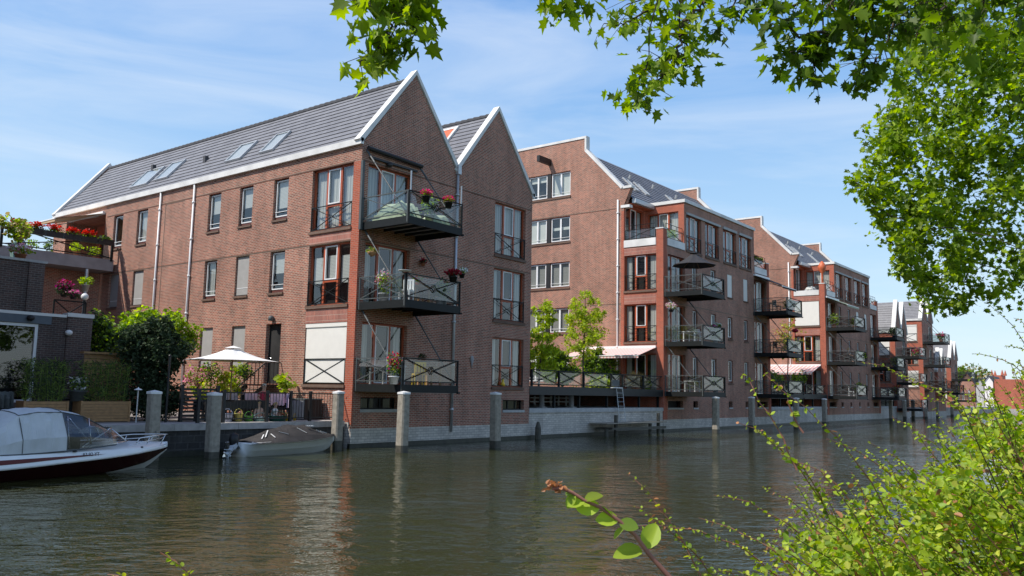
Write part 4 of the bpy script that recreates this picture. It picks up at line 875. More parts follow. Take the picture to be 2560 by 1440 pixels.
# furniture on the terrace
def table(name, label, c, lx, ly, h, mat, top=.05, cat='table', leg=.06):
    T = thing(name, label, cat, c); x, y, z = c; mb = MB(); mb.box(x-lx/2, x+lx/2, y-ly/2, y+ly/2, z+h-top, z+h); mb.build('tabletop', M[mat], T)
    for sx in (-1, 1):
        for sy in (-1, 1): m = MB(); m.box(x+sx*(lx/2-leg)-leg/2, x+sx*(lx/2-leg)+leg/2, y+sy*(ly/2-leg)-leg/2, y+sy*(ly/2-leg)+leg/2, z, z+h-top); m.build('leg', M[mat], T)
    return T
def chair(name, label, c, rz, mat, h=.45, group=None, bh=.45):
    T = thing(name, label, 'chair', c, group); R = Matrix.Rotation(rz, 4, 'Z'); P = lambda x, y, z: tuple(Vector(c)+R@Vector((x,y,z)))
    def bx(m, x0, x1, y0, y1, z0, z1):
        n = len(m.v); m.v += [P(*q) for q in ((x0,y0,z0),(x1,y0,z0),(x1,y1,z0),(x0,y1,z0),(x0,y0,z1),(x1,y0,z1),(x1,y1,z1),(x0,y1,z1))]
        for f in ((0,3,2,1),(4,5,6,7),(0,1,5,4),(1,2,6,5),(2,3,7,6),(3,0,4,7)): m.f.append(tuple(n+i for i in f)); m.m.append(0)
    m = MB(); bx(m, -.23,.23,-.23,.23,h-.04,h); m.build('seat', M[mat], T); m = MB()
    for k in range(4): bx(m, -.22+k*.12, -.14+k*.12, .21, .235, h+.05, h+bh)
    bx(m, -.23,.23,.205,.24,h+bh-.06,h+bh); m.build('backrest', M[mat], T)
    for sx in (-1, 1):
        for sy in (-1, 1): m = MB(); bx(m, sx*.21-.02, sx*.21+.02, sy*.21-.02, sy*.21+.02, 0, (h-.04) if sy < 0 else h+bh-.06); m.build('leg', M[mat], T)
    return T
zt = 1.05
q = onY(535,1030,27.2); table('garden_table', 'dark table in the shade left under the parasol', (q.x,27.2,zt), 1.2, .8, .70, 'black', .30)
q = onY(612,1030,27.2); table('garden_table', 'dark table under the parasol, next to the children', (q.x,27.2,zt), 1.35, .75, .76, 'black', .30)
# long bench with a pink blanket over its back
T = thing('bench', 'long dark bench behind the fence draped with a pink blanket', 'bench', (20.7,28.4,zt)); x0, x1 = 19.6, 22.0
mb = MB(); mb.box(x0, x1, 28.1, 28.6, zt+.36, zt+.44); mb.build('seat', M['black'], T); mb = MB(); mb.box(x0, x1, 28.58, 28.66, zt+.44, zt+.95); mb.build('backrest', M['black'], T)
for x in (x0+.1, x1-.1): mb = MB(); mb.box(x-.05, x+.05, 28.1, 28.6, zt, zt+.36); mb.build('leg', M['black'], T)
def drape(label, x0, x1, y, z, zl, mat, name='blanket'):
    mb = MB(); n = 24; rows = []
    for j in range(7):
        row = []
        for i in range(n+1):
            t = i/n; x = x0+(x1-x0)*t; w = .03*math.sin(t*23)+.02*math.sin(t*51+1)
            row.append([(x,y+.14,z-.18+w),(x,y+.10,z+.02+w*.3),(x,y-.04,z+.03+w*.5),(x,y-.07+w*.3,z-.08+w*.4),(x,y-.09+w,z-.18+w*.3),(x,y-.10+w*1.4,z-.18-(zl-.18)*.5),(x,y-.12+w*1.6,z-zl+w*1.6)][j])
        rows.append(row)
    for j in range(6):
        for i in range(n): mb.poly([rows[j][i], rows[j][i+1], rows[j+1][i+1], rows[j+1][i]])
    return tag(mb.build(name, M[mat] if isinstance(mat, str) else mat, None, True), label, name)
drape('pale pink blanket hanging over the bench back behind the fence', 19.7, 21.9, 28.56, zt+.98, .42, 'pink')
drape('folded lilac towel hanging at the right end of the bench', 21.55, 21.85, 28.42, zt+.97, .75, plain('lilac_cloth', (.58,.48,.66), .8, .08, 5), 'towel')
drape('grey and pink clothes hung behind the dark tables', 18.5, 19.4, 28.62, zt+.98, .55, plain('greypink_cloth', (.50,.40,.42), .8, .3, 4), 'clothes')
T = thing('storage_box', 'low dark storage box standing at the house corner by the fence', 'box', (22.0,27.4,zt)); mb = MB(); mb.box(21.5,22.35,27.1,27.9,zt,zt+.78); mb.build('body', M['black'], T); mb = MB(); mb.box(21.46,22.38,27.06,27.94,zt+.78,zt+.83); mb.build('lid', M['steelgrey'], T); mb = MB(); mb.box(21.44,21.50,27.15,27.85,zt+.03,zt+.75); mb.build('side_panel', M['galv'], T)
def tub(name, label, c, r, h, mat, cat='tub', sx=1): 
    T = thing(name, label, cat, c, 'toys on the terrace'); mb = MB(); mb.lathe([(r*.8,0),(r,h),(r*1.05,h),(r*1.05,h*.93),(r*.9,h*.93),(r*.75,h*.4)], c, 14, 0, sx); mb.build('body', M[mat], T, True)
    mb = MB(); k = 8; mb.tube([(c[0]+r*sx*math.cos(math.pi*i/k), c[1], c[2]+h+.16*math.sin(math.pi*i/k)) for i in range(k+1)], .012, 5); mb.build('handle', M[mat], T); return T
for lb, px, r, h, m, nm, sx in (('pale teal tub in front of the blond child',652,.26,.15,'tealpale','toy_tub',1.2),('dark green tub right of the children',694,.30,.20,'green','toy_tub',1.25),('green crate like bucket left of the children',622,.17,.20,plain('bright_green_plastic',(.10,.30,.05),.4,.1,5),'toy_bucket',1),('yellow toy bucket by the fence post',718,.11,.15,'yellow','toy_bucket',1),('orange toy bucket beside the yellow one',707,.10,.13,plain('orange_plastic',(.7,.16,.02),.4,.1,5),'toy_bucket',1),('small yellow toy pail right of the fence post',737,.06,.1,'yellow','toy_bucket',1),('striped red and green toy bag under the table',596,.16,.30,plain('toy_mix',(.45,.40,.10),.6,.6,9),'toy_bag',1),('white and navy toy box under the left table',568,.2,.30,plain('toy_mix_navy',(.35,.38,.48),.6,.6,7),'toy_box',1)):
    if isinstance(m, str): mm = m
    else: mm = m.name; M[mm] = m
    q = onY(px, 1040, 26.6); tub(nm, lb, (q.x, 26.6, zt), r, h, mm, nm.split('_')[1], sx)
# people -----------------------------------------------------------------
def person(label, loc, rz, pose='sit', scale=1.0, hair='hair_blond', top='redcloth', legs='blackcloth', hat=None, sleeves=True, group=None):
    """one skinned body; hair and clothes are its children"""
    T = thing('person', label, 'person', loc, group); R = Matrix.Rotation(rz, 4, 'Z'); P = lambda v: tuple(Vector(loc)+R@(Vector(v)*scale))
    zh = {'sit': .47, 'floor': .12, 'stand': .92}[pose]; hip = Vector((0,0,zh)); V = []; E = []; Rr = []
    def v(p, r): V.append(P(p)); Rr.append(r*scale); return len(V)-1
    def chain(start, pts):
        a = start
        for p, r in pts: b = v(p, r); E.append((a, b)); a = b
        return a
    lean = -.06 if pose != 'stand' else 0
    pel = v(hip, .13); ch = chain(pel, [((0,lean*.5,zh+.2),.125),((0,lean,zh+.42),.135)]); nk = chain(ch, [((0,lean-.02,zh+.56),.055)])
    chain(nk, [((0,lean-.04,zh+.66),.085),((0,lean-.05,zh+.75),.095),((0,lean-.04,zh+.83),.06)])
    chain(nk, [((0,lean-.145,zh+.685),.022)]) if False else None
    hands = []
    for s in (-1, 1):
        sh = chain(ch, [((s*.17,lean,zh+.48),.06)]); el = chain(sh, [((s*.24,lean-.06,zh+.24),.042)]); wr = chain(el, [((s*.16,lean-.26,zh+.17),.028)])
        palm = chain(wr, [((s*.15,lean-.33,zh+.15),.03)]); hands.append((palm, s))
        for k in range(4): chain(palm, [((s*.15+(k-1.5)*.02,lean-.38-.004*(k in (1,2)),zh+.145),.0095),((s*.15+(k-1.5)*.021,lean-.415-.008*(k in (1,2)),zh+.125),.008)])
        chain(palm, [((s*.15-s*.045,lean-.345,zh+.155),.010)])
        if pose == 'sit': chain(pel, [((s*.09,-.08,zh),.10),((s*.11,-.42,zh+.02),.065),((s*.11,-.40,.08),.042),((s*.11,-.50,.04),.04)])
        elif pose == 'floor': chain(pel, [((s*.12,-.06,zh),.10),((s*.26,-.34,zh+.10),.062),((s*.10,-.52,.06),.042),((s*.06,-.62,.05),.036)])
        else: chain(pel, [((s*.09,0,zh-.06),.10),((s*.10,-.01,.48),.065),((s*.10,.02,.08),.042),((s*.10,-.10,.04),.04)])
    me = bpy.data.meshes.new('body'); me.from_pydata(V, E, []); me.materials.append(M['skin']); o = bpy.data.objects.new('body', me); COL.objects.link(o)
    sk = o.modifiers.new('skin', 'SKIN'); 
    for i, r in enumerate(Rr): me.skin_vertices[0].data[i].radius = (r, r)
    me.skin_vertices[0].data[0].use_root = True; sb = o.modifiers.new('sub', 'SUBSURF'); sb.levels = 1; sb.render_levels = 1
    o.parent = T; o.matrix_parent_inverse = Matrix.Translation(-Vector(loc)); WORLD[o.name] = Vector((0,0,0))
    hc = Vector((0,lean-.03,zh+.76)); mb = MB(); n = 12; k = 6
    for i in range(k+1):
        ph = math.pi*.62*i/k
        for j in range(n):
            t = 2*math.pi*j/n; rr = .108; y = math.sin(ph)*math.sin(t); drop = -.05*max(0,y)*(i/k)
            mb.v.append(P(hc+Vector((rr*.92*math.sin(ph)*math.cos(t), rr*1.08*y+.012, rr*math.cos(ph)+.01+drop+(.05*(i/k) if y < -.35 else 0)))))
    for i in range(k):
        for j in range(n): mb.f.append((i*n+j,i*n+(j+1)%n,(i+1)*n+(j+1)%n,(i+1)*n+j)); mb.m.append(0)
    mb.build('hair', M[hair], T, True)
    mb = MB()
    for s in (-1, 1): mb.ball(P(hc+Vector((s*.034,-.098,-.005))), .011*scale, 6, 4, 0)
    mb.build('eyes', M['black'], T); mb = MB(); mb.tube([P(hc+Vector((0,-.10,0))), P(hc+Vector((0,-.135,-.03)))], [.010*scale,.017*scale], 6); mb.build('nose', M['skin'], T)
    mb = MB(); mb.tube([P(hc+Vector((-.026,-.097,-.06))), P(hc+Vector((0,-.104,-.063))), P(hc+Vector((.026,-.097,-.06)))], .007*scale, 5); mb.build('mouth', M['f_dred'], T)
    if top:
        mb = MB(); pr = [(.150,zh-.02),(.145,zh+.2),(.165,zh+.40),(.15,zh+.50),(.075,zh+.545)]; n = 14
        for i, (r, z) in enumerate(pr):
            f = (z-zh)/.5
            for j in range(n): t = 2*math.pi*j/n; mb.v.append(P((r*1.18*math.cos(t), r*.92*math.sin(t)+lean*f, z)))
        for i in range(len(pr)-1):
            for j in range(n): mb.f.append((i*n+j,i*n+(j+1)%n,(i+1)*n+(j+1)%n,(i+1)*n+j)); mb.m.append(0)
        for s in (-1, 1): mb.tube([P((s*.13,lean,zh+.47)), P((s*.19,lean-.01,zh+.42)), P((s*.225,lean-.045,zh+.31))], [.078*scale,.075*scale,.062*scale], 8)
        mb.build('shirt', M[top], T, True)
    if legs:
        mb = MB()
        for s in (-1, 1):
            if pose == 'sit': mb.tube([P((s*.07,.06,zh)), P((s*.09,-.1,zh)), P((s*.11,-.40,zh+.02)), P((s*.11,-.415,zh-.1)), P((s*.11,-.40,.14))], [x*scale for x in (.135,.125,.085,.078,.058)], 8)
            elif pose == 'stand': mb.tube([P((s*.07,0,zh+.05)), P((s*.09,0,zh-.1)), P((s*.10,-.01,.48)), P((s*.10,.02,.12))], [x*scale for x in (.13,.12,.085,.06)], 8)
            else: mb.tube([P((s*.08,.04,zh)), P((s*.14,-.1,zh+.02)), P((s*.2,-.22,zh+.06))], [x*scale for x in (.13,.12,.09)], 8)
        mb.build('trousers', M[legs], T, True)
    return T
q = onY(652,1030,26.75); person('blond child with bare shoulders sitting on the terrace behind the pale tub', (q.x,26.9,zt), -.3, 'floor', .72, 'hair_blond', None, 'whitecloth')
q = onY(684,1035,26.9); person('second child sitting half behind the fence post by the green tub', (q.x,26.9,zt), .5, 'floor', .70, 'hair_blond', 'whitecloth', 'whitecloth')
q = onY(655,985,28.0); person('seated woman in a red top behind the children on the terrace', (q.x,27.95,zt+.12), -.2, 'sit', .95, 'hair_grey', 'redcloth', 'blackcloth')
# entrance stair
T = thing('entrance_stair', 'black steel stair with railing up to the back door of the nearest house', 'stair', (21.6,31,zt)); n = 7
mb = MB()
for k in range(n): z = zt+(2.42-zt)*(k+1)/n; x = 20.2+.22*k; mb.box(x, x+.24, 30.1, 31.4, z-.04, z)
mb.build('treads', M['black'], T); mb = MB(); mb.box(21.74, 22.48, 30.1, 31.4, 2.36, 2.42); mb.build('landing', M['black'], T)
for y in (30.1, 31.4):
    mb = MB(); mb.bar((20.2,y,zt+.1),(21.76,y,2.36),.05,.2); mb.bar((20.2,y,zt+1.05),(21.76,y,3.35),.045); mb.bar((21.76,y,3.35),(22.48,y,3.35),.045)
    for k in range(12): x = 20.25+k*.19; zz = zt+.1+(min(x,21.76)-20.2)/1.56*(2.3-zt); mb.bar((x,y,zz),(x,y,zz+.95),.018)
    mb.build('railing', M['black'], T)
# ---------------------------------------------------------------- boats
def placer(S, ang):
    c, s = math.cos(ang), math.sin(ang); S = Vector(S)
    return lambda x, y, z: (S.x+x*c-y*s, S.y+x*s+y*c, S.z+z)
def interp(tab, t):
    for (a, u), (b, v) in zip(tab[:-1], tab[1:]):
        if t <= b: k = (t-a)/(b-a); return u+(v-u)*k
    return tab[-1][1]
def loft(P, xs, prof, mats_of, both=True):
    """prof(x) -> list of (y, z) from keel to centre of deck; mirrored on both sides"""
    mb = MB(); rings = []
    for x in xs:
        half = prof(x); ring = [P(x, y, z) for y, z in half]+[P(x, -y, z) for y, z in reversed(half[:-1])]; n = len(ring); rings.append(len(mb.v)); mb.v += ring
    for a, b in zip(rings[:-1], rings[1:]):
        for j in range(n-1): mb.f.append((a+j, b+j, b+j+1, a+j+1)); mb.m.append(mats_of(min(j, n-2-j)))
    for r in (rings[0], rings[-1]): mb.f.append(tuple(range(r, r+n))); mb.m.append(mats_of(1))
    return mb
M['stripe'] = plain('burgundy_stripe', (.12,.012,.022), .3, .1, 3)
CR = thing('motor_cruiser', 'white and burgundy motor cruiser under a grey canopy, moored at the left', 'boat', (10.2,22.6,0))
P = placer((7.06,22.16,0), math.radians(8)); Lc = 6.42
bd = [(0,1.02),(.3,1.10),(.6,1.02),(.75,.82),(.87,.52),(.95,.24),(1,.02)]; zd = [(0,.60),(.5,.62),(.8,.62),(1,.60)]; zr = [(0,.24),(.25,.30),(.7,.43),(1,.54)]
def cprof(x):
    t = x/Lc; b = interp(bd, t); zdk = interp(zd, t); r = interp(zr, t); kz = interp([(0,-.35),(.7,-.35),(.9,.0),(1,.46)], t); ch = interp([(0,.02),(.6,.06),(.85,.22),(1,.50)], t)
    lo = .80-.25*max(0, t-.6); wl = kz+(ch-kz)*.8
    return [(0,kz),(b*lo*.75,wl),(b*lo,ch),(b*.93,r-.015),(b*.985,r),(b*1.0,r+.05),(b*.96,r+.10),(b*.94,zdk-.02),(b*.90,zdk),(b*.55,zdk+.05),(0,zdk+.09+.06*math.sin(math.pi*min(1,max(0,(t-.45)/.5))))]
xs = [Lc*i/26 for i in range(27)]
loft(P, xs, cprof, lambda j: 1 if j < 1 else 0 if j < 4 else 1).build('hull', [M['burgundy'], M['gelcoat']], CR, True)
for s in (-1, 1):
    mb = MB()
    for i in range(20):
        x0, x1 = Lc*.60*i/20, Lc*.60*(i+1)/20
        def sp(x, hi):
            b = interp(bd, x/Lc); r = interp(zr, x/Lc)+.10; w = .13*(1-(x/(Lc*.60))**1.6); return P(x, s*(b*.955+.012), r+.02+w*hi)
        mb.poly([sp(x0,0), sp(x1,0), sp(x1,1), sp(x0,1)])
    mb.build('stripe', M['stripe'], CR)
sec = [(.45,.86,.62,.74,.72),(1.3,.96,.62,.70,1.32),(1.65,.98,.62,.70,1.56),(2.1,1.0,.63,.70,1.63),(2.75,1.0,.65,.69,1.62),(3.3,.98,.68,.66,1.52),(4.15,.90,.74,.58,1.14)]
def csec(i):
    x, bb, zb, bt, zt = sec[i]; return [(bb,zb),(bb*.99,zb+(zt-zb)*.35),(bt+(bb-bt)*.35,zb+(zt-zb)*.75),(bt,zt-.05),(bt*.75,zt+.0),(bt*.35,zt+.04),(0,zt+.05)]
mb = MB(); win = {-1: MB(), 1: MB()}
def csm(x):
    for i in range(len(sec)-1):
        if x <= sec[i+1][0]+1e-6:
            k = (x-sec[i][0])/(sec[i+1][0]-sec[i][0]); A_, B_ = csec(i), csec(i+1); return [(a[0]+(b[0]-a[0])*k, a[1]+(b[1]-a[1])*k) for a, b in zip(A_, B_)]
xs_ = [.45+.05*i for i in range(75)]
for xa, xb in zip(xs_[:-1], xs_[1:]):
    A_, B_ = csm(xa), csm(xb)
    for s in (-1, 1):
        for j in range(6):
            inw = xa > 2.74 and j < 3; tgt = win[s] if inw else mb
            def wr(q, x, jj):
                y, z = q; fold = 0 if (inw or jj == 0) else (  .013*math.sin((x*3.1+jj*.55)*4.0)+.014*math.sin(x*23+jj*2.1))*(1 if x < 2.7 else .3)
                return P(x, s*(y+fold*(1 if jj < 4 else .2)), z+(fold*.5 if jj >= 4 else 0))
            tgt.poly([wr(A_[j], xa, j), wr(B_[j], xb, j), wr(B_[j+1], xb, j+1), wr(A_[j+1], xa, j+1)])
mb.poly([P(sec[0][0], s*y, z) for s, q in ((1, csec(0)), (-1, list(reversed(csec(0))))) for y, z in q])
cv = mb.build('canopy', M['greycloth'], CR)
for s in (-1, 1): win[s].build('canopy_window', M['plastic'], cv)
mb = MB()
for x in (1.65, 2.74):
    q = csm(x); mb.tube([P(x, -y, z+.006) for y, z in q]+[P(x, y, z+.006) for y, z in reversed(q[:-1])], .012, 5)
for s in (-1, 1): mb.tube([P(x, s*csm(x)[0][0]*1.005, csm(x)[0][1]) for x in xs_], .016, 5); mb.tube([P(x, s*csm(x)[3][0], csm(x)[3][1]+.01) for x in xs_[24:]], .012, 5)
mb.build('piping', M['steelgrey'], cv)
mb = MB()
for s in (-1, 1):
    mb.tube([P(2.82,s*.96,.72), P(2.85,s*.74,1.48)], .018, 6); mb.tube([P(3.42,s*.93,.78), P(3.45,s*.70,1.42)], .016, 6); mb.tube([P(2.9,s*.74,1.44), P(3.42,s*.93,.78)], .014, 6)
mb.build('canopy_frame', M['chrome'], CR, True)
# interior seats seen through the windows
mb = MB()
for y in (-.4, .4):
    a, b, c, d = P(2.9,y-.25,.6), P(3.3,y-.25,.6), P(3.3,y+.25,.6), P(2.9,y+.25,.6); n = len(mb.v); mb.v += [a,b,c,d]+[(q[0],q[1],q[2]+.42) for q in (a,b,c,d)]
    for f in ((4,5,6,7),(0,1,5,4),(1,2,6,5),(2,3,7,6),(3,0,4,7)): mb.f.append(tuple(n+i for i in f)); mb.m.append(0)
mb.build('seats', M['steelgrey'], CR)
base = [(3.15,-.97,.72),(4.1,-.86,.76),(4.7,-.55,.79),(5.0,0,.80),(4.7,.55,.79),(4.1,.86,.76),(3.15,.97,.72)]; topw = [(4.15,-.60,1.14),(4.25,-.5,1.14),(4.35,-.3,1.15),(4.40,0,1.16),(4.35,.3,1.15),(4.25,.5,1.14),(4.15,.60,1.14)]
mb = MB()
for k in range(6): mb.poly([P(*base[k]), P(*base[k+1]), P(*topw[k+1]), P(*topw[k])])
ws = mb.build('windscreen', M['glass'], CR); mb = MB(); mb.tube([P(*q) for q in base], .018, 6); mb.tube([P(*base[0])]+[P(*q) for q in topw]+[P(*base[-1])], .020, 6)
for k in (2, 4): mb.tube([P(*base[k]), P(*topw[k])], .014, 6)
mb.build('frame', M['chrome'], ws, True)
mb = MB()
for s in (-1, 1):
    rl = [(4.95,s*.60,.70),(5.05,s*.60,.86),(5.6,s*.46,.90),(6.1,s*.26,.90),(6.45,s*.05,.89)]; mb.tube([P(*q) for q in rl], .014, 6)
    mb.tube([P(4.6,s*.78,.68), P(5.2,s*.60,.76), P(5.9,s*.33,.80), P(6.42,s*.05,.88)], .012, 6)
    for a, b in (((5.35,s*.50,.66),(5.45,s*.50,.88)),((6.0,s*.25,.64),(6.15,s*.24,.90))): mb.tube([P(*a), P(*b)], .013, 6)
mb.build('bow_rail', M['chrome'], CR, True)
mb = MB(); mb.ball(P(2.95,-1.0,.63), .06, 8, 5, 0, .35); mb.ball(P(5.1,-.66,.62), .04, 8, 5, 0, .6); mb.build('deck_fitting', M['black'], CR, True)
fc = bpy.data.curves.new('registration', 'FONT'); fc.body = '87-92-YT'; fc.size = .125; fc.extrude = .002; fo = bpy.data.objects.new('tmp', fc); COL.objects.link(fo)
bpy.context.view_layer.update(); me = bpy.data.meshes.new_from_object(fo.evaluated_get(bpy.context.evaluated_depsgraph_get())); bpy.data.objects.remove(fo)
me.name = 'registration'; me.materials.clear(); me.materials.append(M['black']); ro = bpy.data.objects.new('registration', me); COL.objects.link(ro); ro.parent = CR; ro.matrix_parent_inverse = Matrix.Translation(-WORLD[CR.name])
x0 = 3.15; b = interp(bd, x0/Lc)*.955; a = Vector(P(x0,-interp(bd,.49)*.953,0)); bb_ = Vector(P(4.0,-interp(bd,.62)*.953,0)); ang = math.atan2((bb_-a).y, (bb_-a).x)
ro.matrix_basis = Matrix.Translation(a+Vector((0,-.035,.495)))@Matrix.Rotation(ang, 4, 'Z')@Matrix.Rotation(math.radians(86), 4, 'X'); WORLD[ro.name] = Vector((0,0,0))
# small boat under a dark cover
SB = thing('small_boat', 'small white open boat under a dark patched cover with a tilted outboard', 'boat', (19,24.9,0))
P = placer((16.85,24.60,.07), math.radians(5)); Ls = 4.42
bs = [(0,.66),(.3,.80),(.6,.76),(.8,.52),(.93,.22),(1,.02)]; zs = [(0,.38),(.5,.41),(1,.50)]
def sprof(x):
    t = x/Ls; b = interp(bs, t); z = interp(zs, t); kz = interp([(0,-.25),(.7,-.25),(.9,-.05),(1,.30)], t); ch = interp([(0,-.03),(.7,-.02),(.9,.08),(1,.33)], t)
    return [(0,kz),(b*.70,ch),(b*.84,ch+(z-ch)*.40),(b*.875,ch+(z-ch)*.42),(b*.94,z-.04),(b*1.0,z-.04),(b*1.0,z),(b*.86,z+.005),(0,z+.01)]
loft(P, [Ls*i/20 for i in range(21)], sprof, lambda j: 0 if j < 4 else 1 if j < 6 else 0).build('hull', [M['gelcoat'], M['grey']], SB, True)
rid = [(0,.40),(.1,.46),(.28,.78),(.45,.93),(.66,.90),(.82,.66),(.94,.55),(1,.52)]
mb = MB(); n = 22; rows = []
for i in range(n+1):
    t = .04+.955*i/n; x = t*Ls; b = interp(bs, t)*1.03+.01; z = interp(zs, t)+.02; zr_ = max(z+.03, interp(rid, t)); row = []
    for j in range(9):
        u = j/8*2-1; k = abs(u); row.append(P(x, u*b, z+(zr_-z)*(1-k**1.25)+.02*math.sin(x*7+u*5)*(1-k)-(.03 if k == 1 else 0)))
    rows.append(row)
for i in range(n):
    for j in range(8): mb.poly([rows[i][j], rows[i+1][j], rows[i+1][j+1], rows[i][j+1]])
cv = mb.build('cover', M['covercloth'], SB)
for t0, u0, t1, u1 in ((.24,-.72,.245,-.40),(.32,-.40,.38,-.66),(.52,-.34,.57,-.68),(.74,-.36,.79,-.66),(.80,-.30,.86,-.55),(.14,-.55,.20,-.25),(.18,-.5,.26,-.1)):
    mb = MB(); q = []
    for t, u in ((t0,u0),(t1,u1)):
        b = interp(bs, t)*1.03; z = interp(zs, t)+.02; zr_ = max(z+.03, interp(rid, t)); q.append(Vector(P(t*Ls, u*b, z+(zr_-z)*(1-abs(u)**1.25)+.035)))
    mb.bar(q[0], q[1], .035, .012); mb.build('strap', M['white'], cv)
mb = MB(); 
for k in range(7): mb.bar(P(2.75+.055*k,-.22-.02*(k%2),.885), P(2.80+.055*k,-.235-.02*((k+1)%2),.875), .05, .012)
mb.build('badge', M['whitepaint'], cv)
mb = MB(); mb.poly([P(.06,-.62,.395), P(.75,-.74,.415), P(.9,-.5,.43), P(.2,-.42,.42)]); mb.build('deck_edge', M['gelcoat'], SB)
ob = MB(); ob.lathe([(.03,-.22),(.15,-.18),(.18,0),(.15,.16),(.03,.22)], P(-.22,-.05,.50), 10, 0, 1, .8); om = ob.build('outboard_motor', M['black'], SB, True)
ob = MB(); ob.bar(P(-.12,-.06,.40), P(-.36,-.14,.22), .16, .14); ob.bar(P(-.33,-.13,.25), P(-.56,-.20,.06), .13, .09); ob.tube([P(-.46,-.20,-.02), P(-.58,-.21,.05), P(-.72,-.23,.10)], [.04,.07,.03], 8); ob.bar(P(-.44,-.15,.14), P(-.62,-.22,.20), .20, .025); ob.bar(P(-.56,-.21,.03), P(-.60,-.21,-.12), .12, .02); ob.bar(P(.0,-.05,.20), P(-.12,-.05,.40), .22, .06); ob.build('leg', M['motorgrey'], om)
ob = MB(); q = Vector(P(-.74,-.235,.105))
for k in range(3): a = 2.1*k; ob.poly([q, q+Vector((.02,.14*math.cos(a),.14*math.sin(a))), q+Vector((-.03,.14*math.cos(a+.7),.14*math.sin(a+.7)))])
ob.ball(q, .04, 8, 5); ob.build('propeller', M['chrome'], om)
for lb, a, b in (('thin mooring rope from the small boat to the quay', P(4.35,0,.42), (21.9,25.75,1.0)),('mooring rope from the cruiser bow to its post', (13.35,23.1,.66), (onY(388,1000,24.9).x,24.75,.9))):
    mb = MB(); a, b = Vector(a), Vector(b); mb.tube([a.lerp(b, k/6)-Vector((0,0,.12*math.sin(math.pi*k/6))) for k in range(7)], .012, 5); tag(mb.build('mooring_rope', M['steelgrey']), lb, 'rope')
# ---------------------------------------------------------------- left garden
def bush(name, label, c, r, n, size, mats, kind='oval', stem=True, group=None, nc=40, cr=.28, cat='bush', up=.6):
    T = thing(name, label, cat, (c[0],c[1],c[2]-(r[2] if hasattr(r,'__len__') else r)), group); P_, cs = clumps(c, r, nc, max(1, n//nc), (cr if cr else .3))
    rz = r[2] if hasattr(r, '__len__') else r
    if stem:
        mb = MB(); b = Vector((c[0],c[1],max(.95, c[2]-rz-.6))); t0 = Vector((c[0],c[1],c[2]-rz*.5)); mb.tube([b, t0], [.06,.045], 6); branch(mb, [(t0,.045)], [tuple(q) for q in cs[:18]], .008); mb.build('trunk', M['bark'], T)
    leaves('crown', P_, size, kind, mats, T, up); return T
q = onY(395,850,28.6); bush('clipped_bush', 'large round dark green bush standing on the shaded terrace', (q.x,28.8,onY(395,868,28.8).z), (1.22,1.0,1.0), 12500, .10, [M['hedge'],M['hedge'],M['hedge2']], nc=150, cr=.3)
q = onY(400,980,28.2); bush('dark_bush', 'dark ivy like bush under the round one beside the terrace', (q.x,28.5,2.0), (1.05,.8,.95), 7000, .10, [M['hedge2'],M['hedge2'],M['hedge']], nc=90, cr=.34)
q = onY(385,820,33); bush('lime_bush', 'bright lime green bush rising behind the round dark one', (q.x,33.0,onY(385,835,33).z), (2.15,.9,.9), 6500, .15, [M['lime2'],M['lime2'],M['lime']], nc=80, cr=.42)
q = onY(270,830,32.2); bush('green_bush', 'mid green bush squeezed between the dark house and the lime bush', (q.x,32.4,onY(270,850,32.4).z), (.85,.7,1.0), 3600, .14, [M['lime2'],M['hedge']], nc=36, cr=.34)
T = thing('garden_screen', 'brown slatted wooden screen behind the right bamboo planter', 'screen', (15.0,29.6,1.05)); a, b = onY(212,880,29.6), onY(330,878,29.6); mb = MB()
for k in range(14): z = 1.1+(a.z-1.15)*k/14; mb.box(a.x, b.x, 29.6, 29.63, z, z+(a.z-1.15)/14-.02)
mb.build('slats', M['wood'], T); mb = MB(); mb.box(a.x-.1, b.x+.1, 29.45, 29.75, a.z-.05, a.z+.02); mb.build('cap', M['wood'], T)
for i, (x0, x1, lb) in enumerate(((62,170,'left wooden planter with tall bamboo in front of the glass doors'),(205,325,'right wooden planter with tall bamboo next to the thin garden lamp'))):
    Y = 28.0; a, b = onY(x0,1003,Y), onY(x1,1003,Y); T = thing('bamboo_planter', lb, 'planter', ((a.x+b.x)/2,Y,1.05), 'bamboo planters'); mb = MB(); z1 = a.z
    for k in range(7): z = 1.07+(z1-1.07)*k/7; mb.box(a.x, b.x, Y, Y+.55, z, z+(z1-1.07)/7-.008)
    for x in (a.x, b.x): mb.box(x-.03, x+.03, Y-.02, Y+.57, 1.05, z1+.01)
    mb.build('box', M['wood'], T); n = 1900; w = b.x-a.x
    base = np.stack([RNG.uniform(a.x+.05, b.x-.05, n), RNG.uniform(Y+.1, Y+.45, n), np.full(n, z1)], 1); h = RNG.uniform(.05, 1.28, n); fan = (base[:,0]-(a.x+b.x)/2)*.16*h; base[:,0] += fan+RNG.normal(size=n)*.07; base[:,1] += RNG.normal(size=n)*.08; base[:,2] += h
    dirs = np.stack([RNG.normal(size=n)*.6, RNG.normal(size=n)*.6, RNG.uniform(-.2, 1, n)], 1); leaves('foliage', base, .17, 'blade', [M['bamboo'],M['hedge']], T, .2, None, dirs); mb = MB()
    for k in range(26): x = random.uniform(a.x+.08, b.x-.08); y = random.uniform(Y+.1, Y+.45); mb.tube([(x,y,z1-.05),(x+(x-(a.x+b.x)/2)*.16+random.gauss(0,.05),y+random.gauss(0,.05),z1+1.15)], .008, 4)
    mb.build('canes', M['bamboo'], T)
potplant('white flowering plant between the two bamboo planters', tuple(onY(192,1003,28.3)), .34, .55, ['hedge','lime2'], 'steelgrey', .28, .35, 'f_white', fn=40)
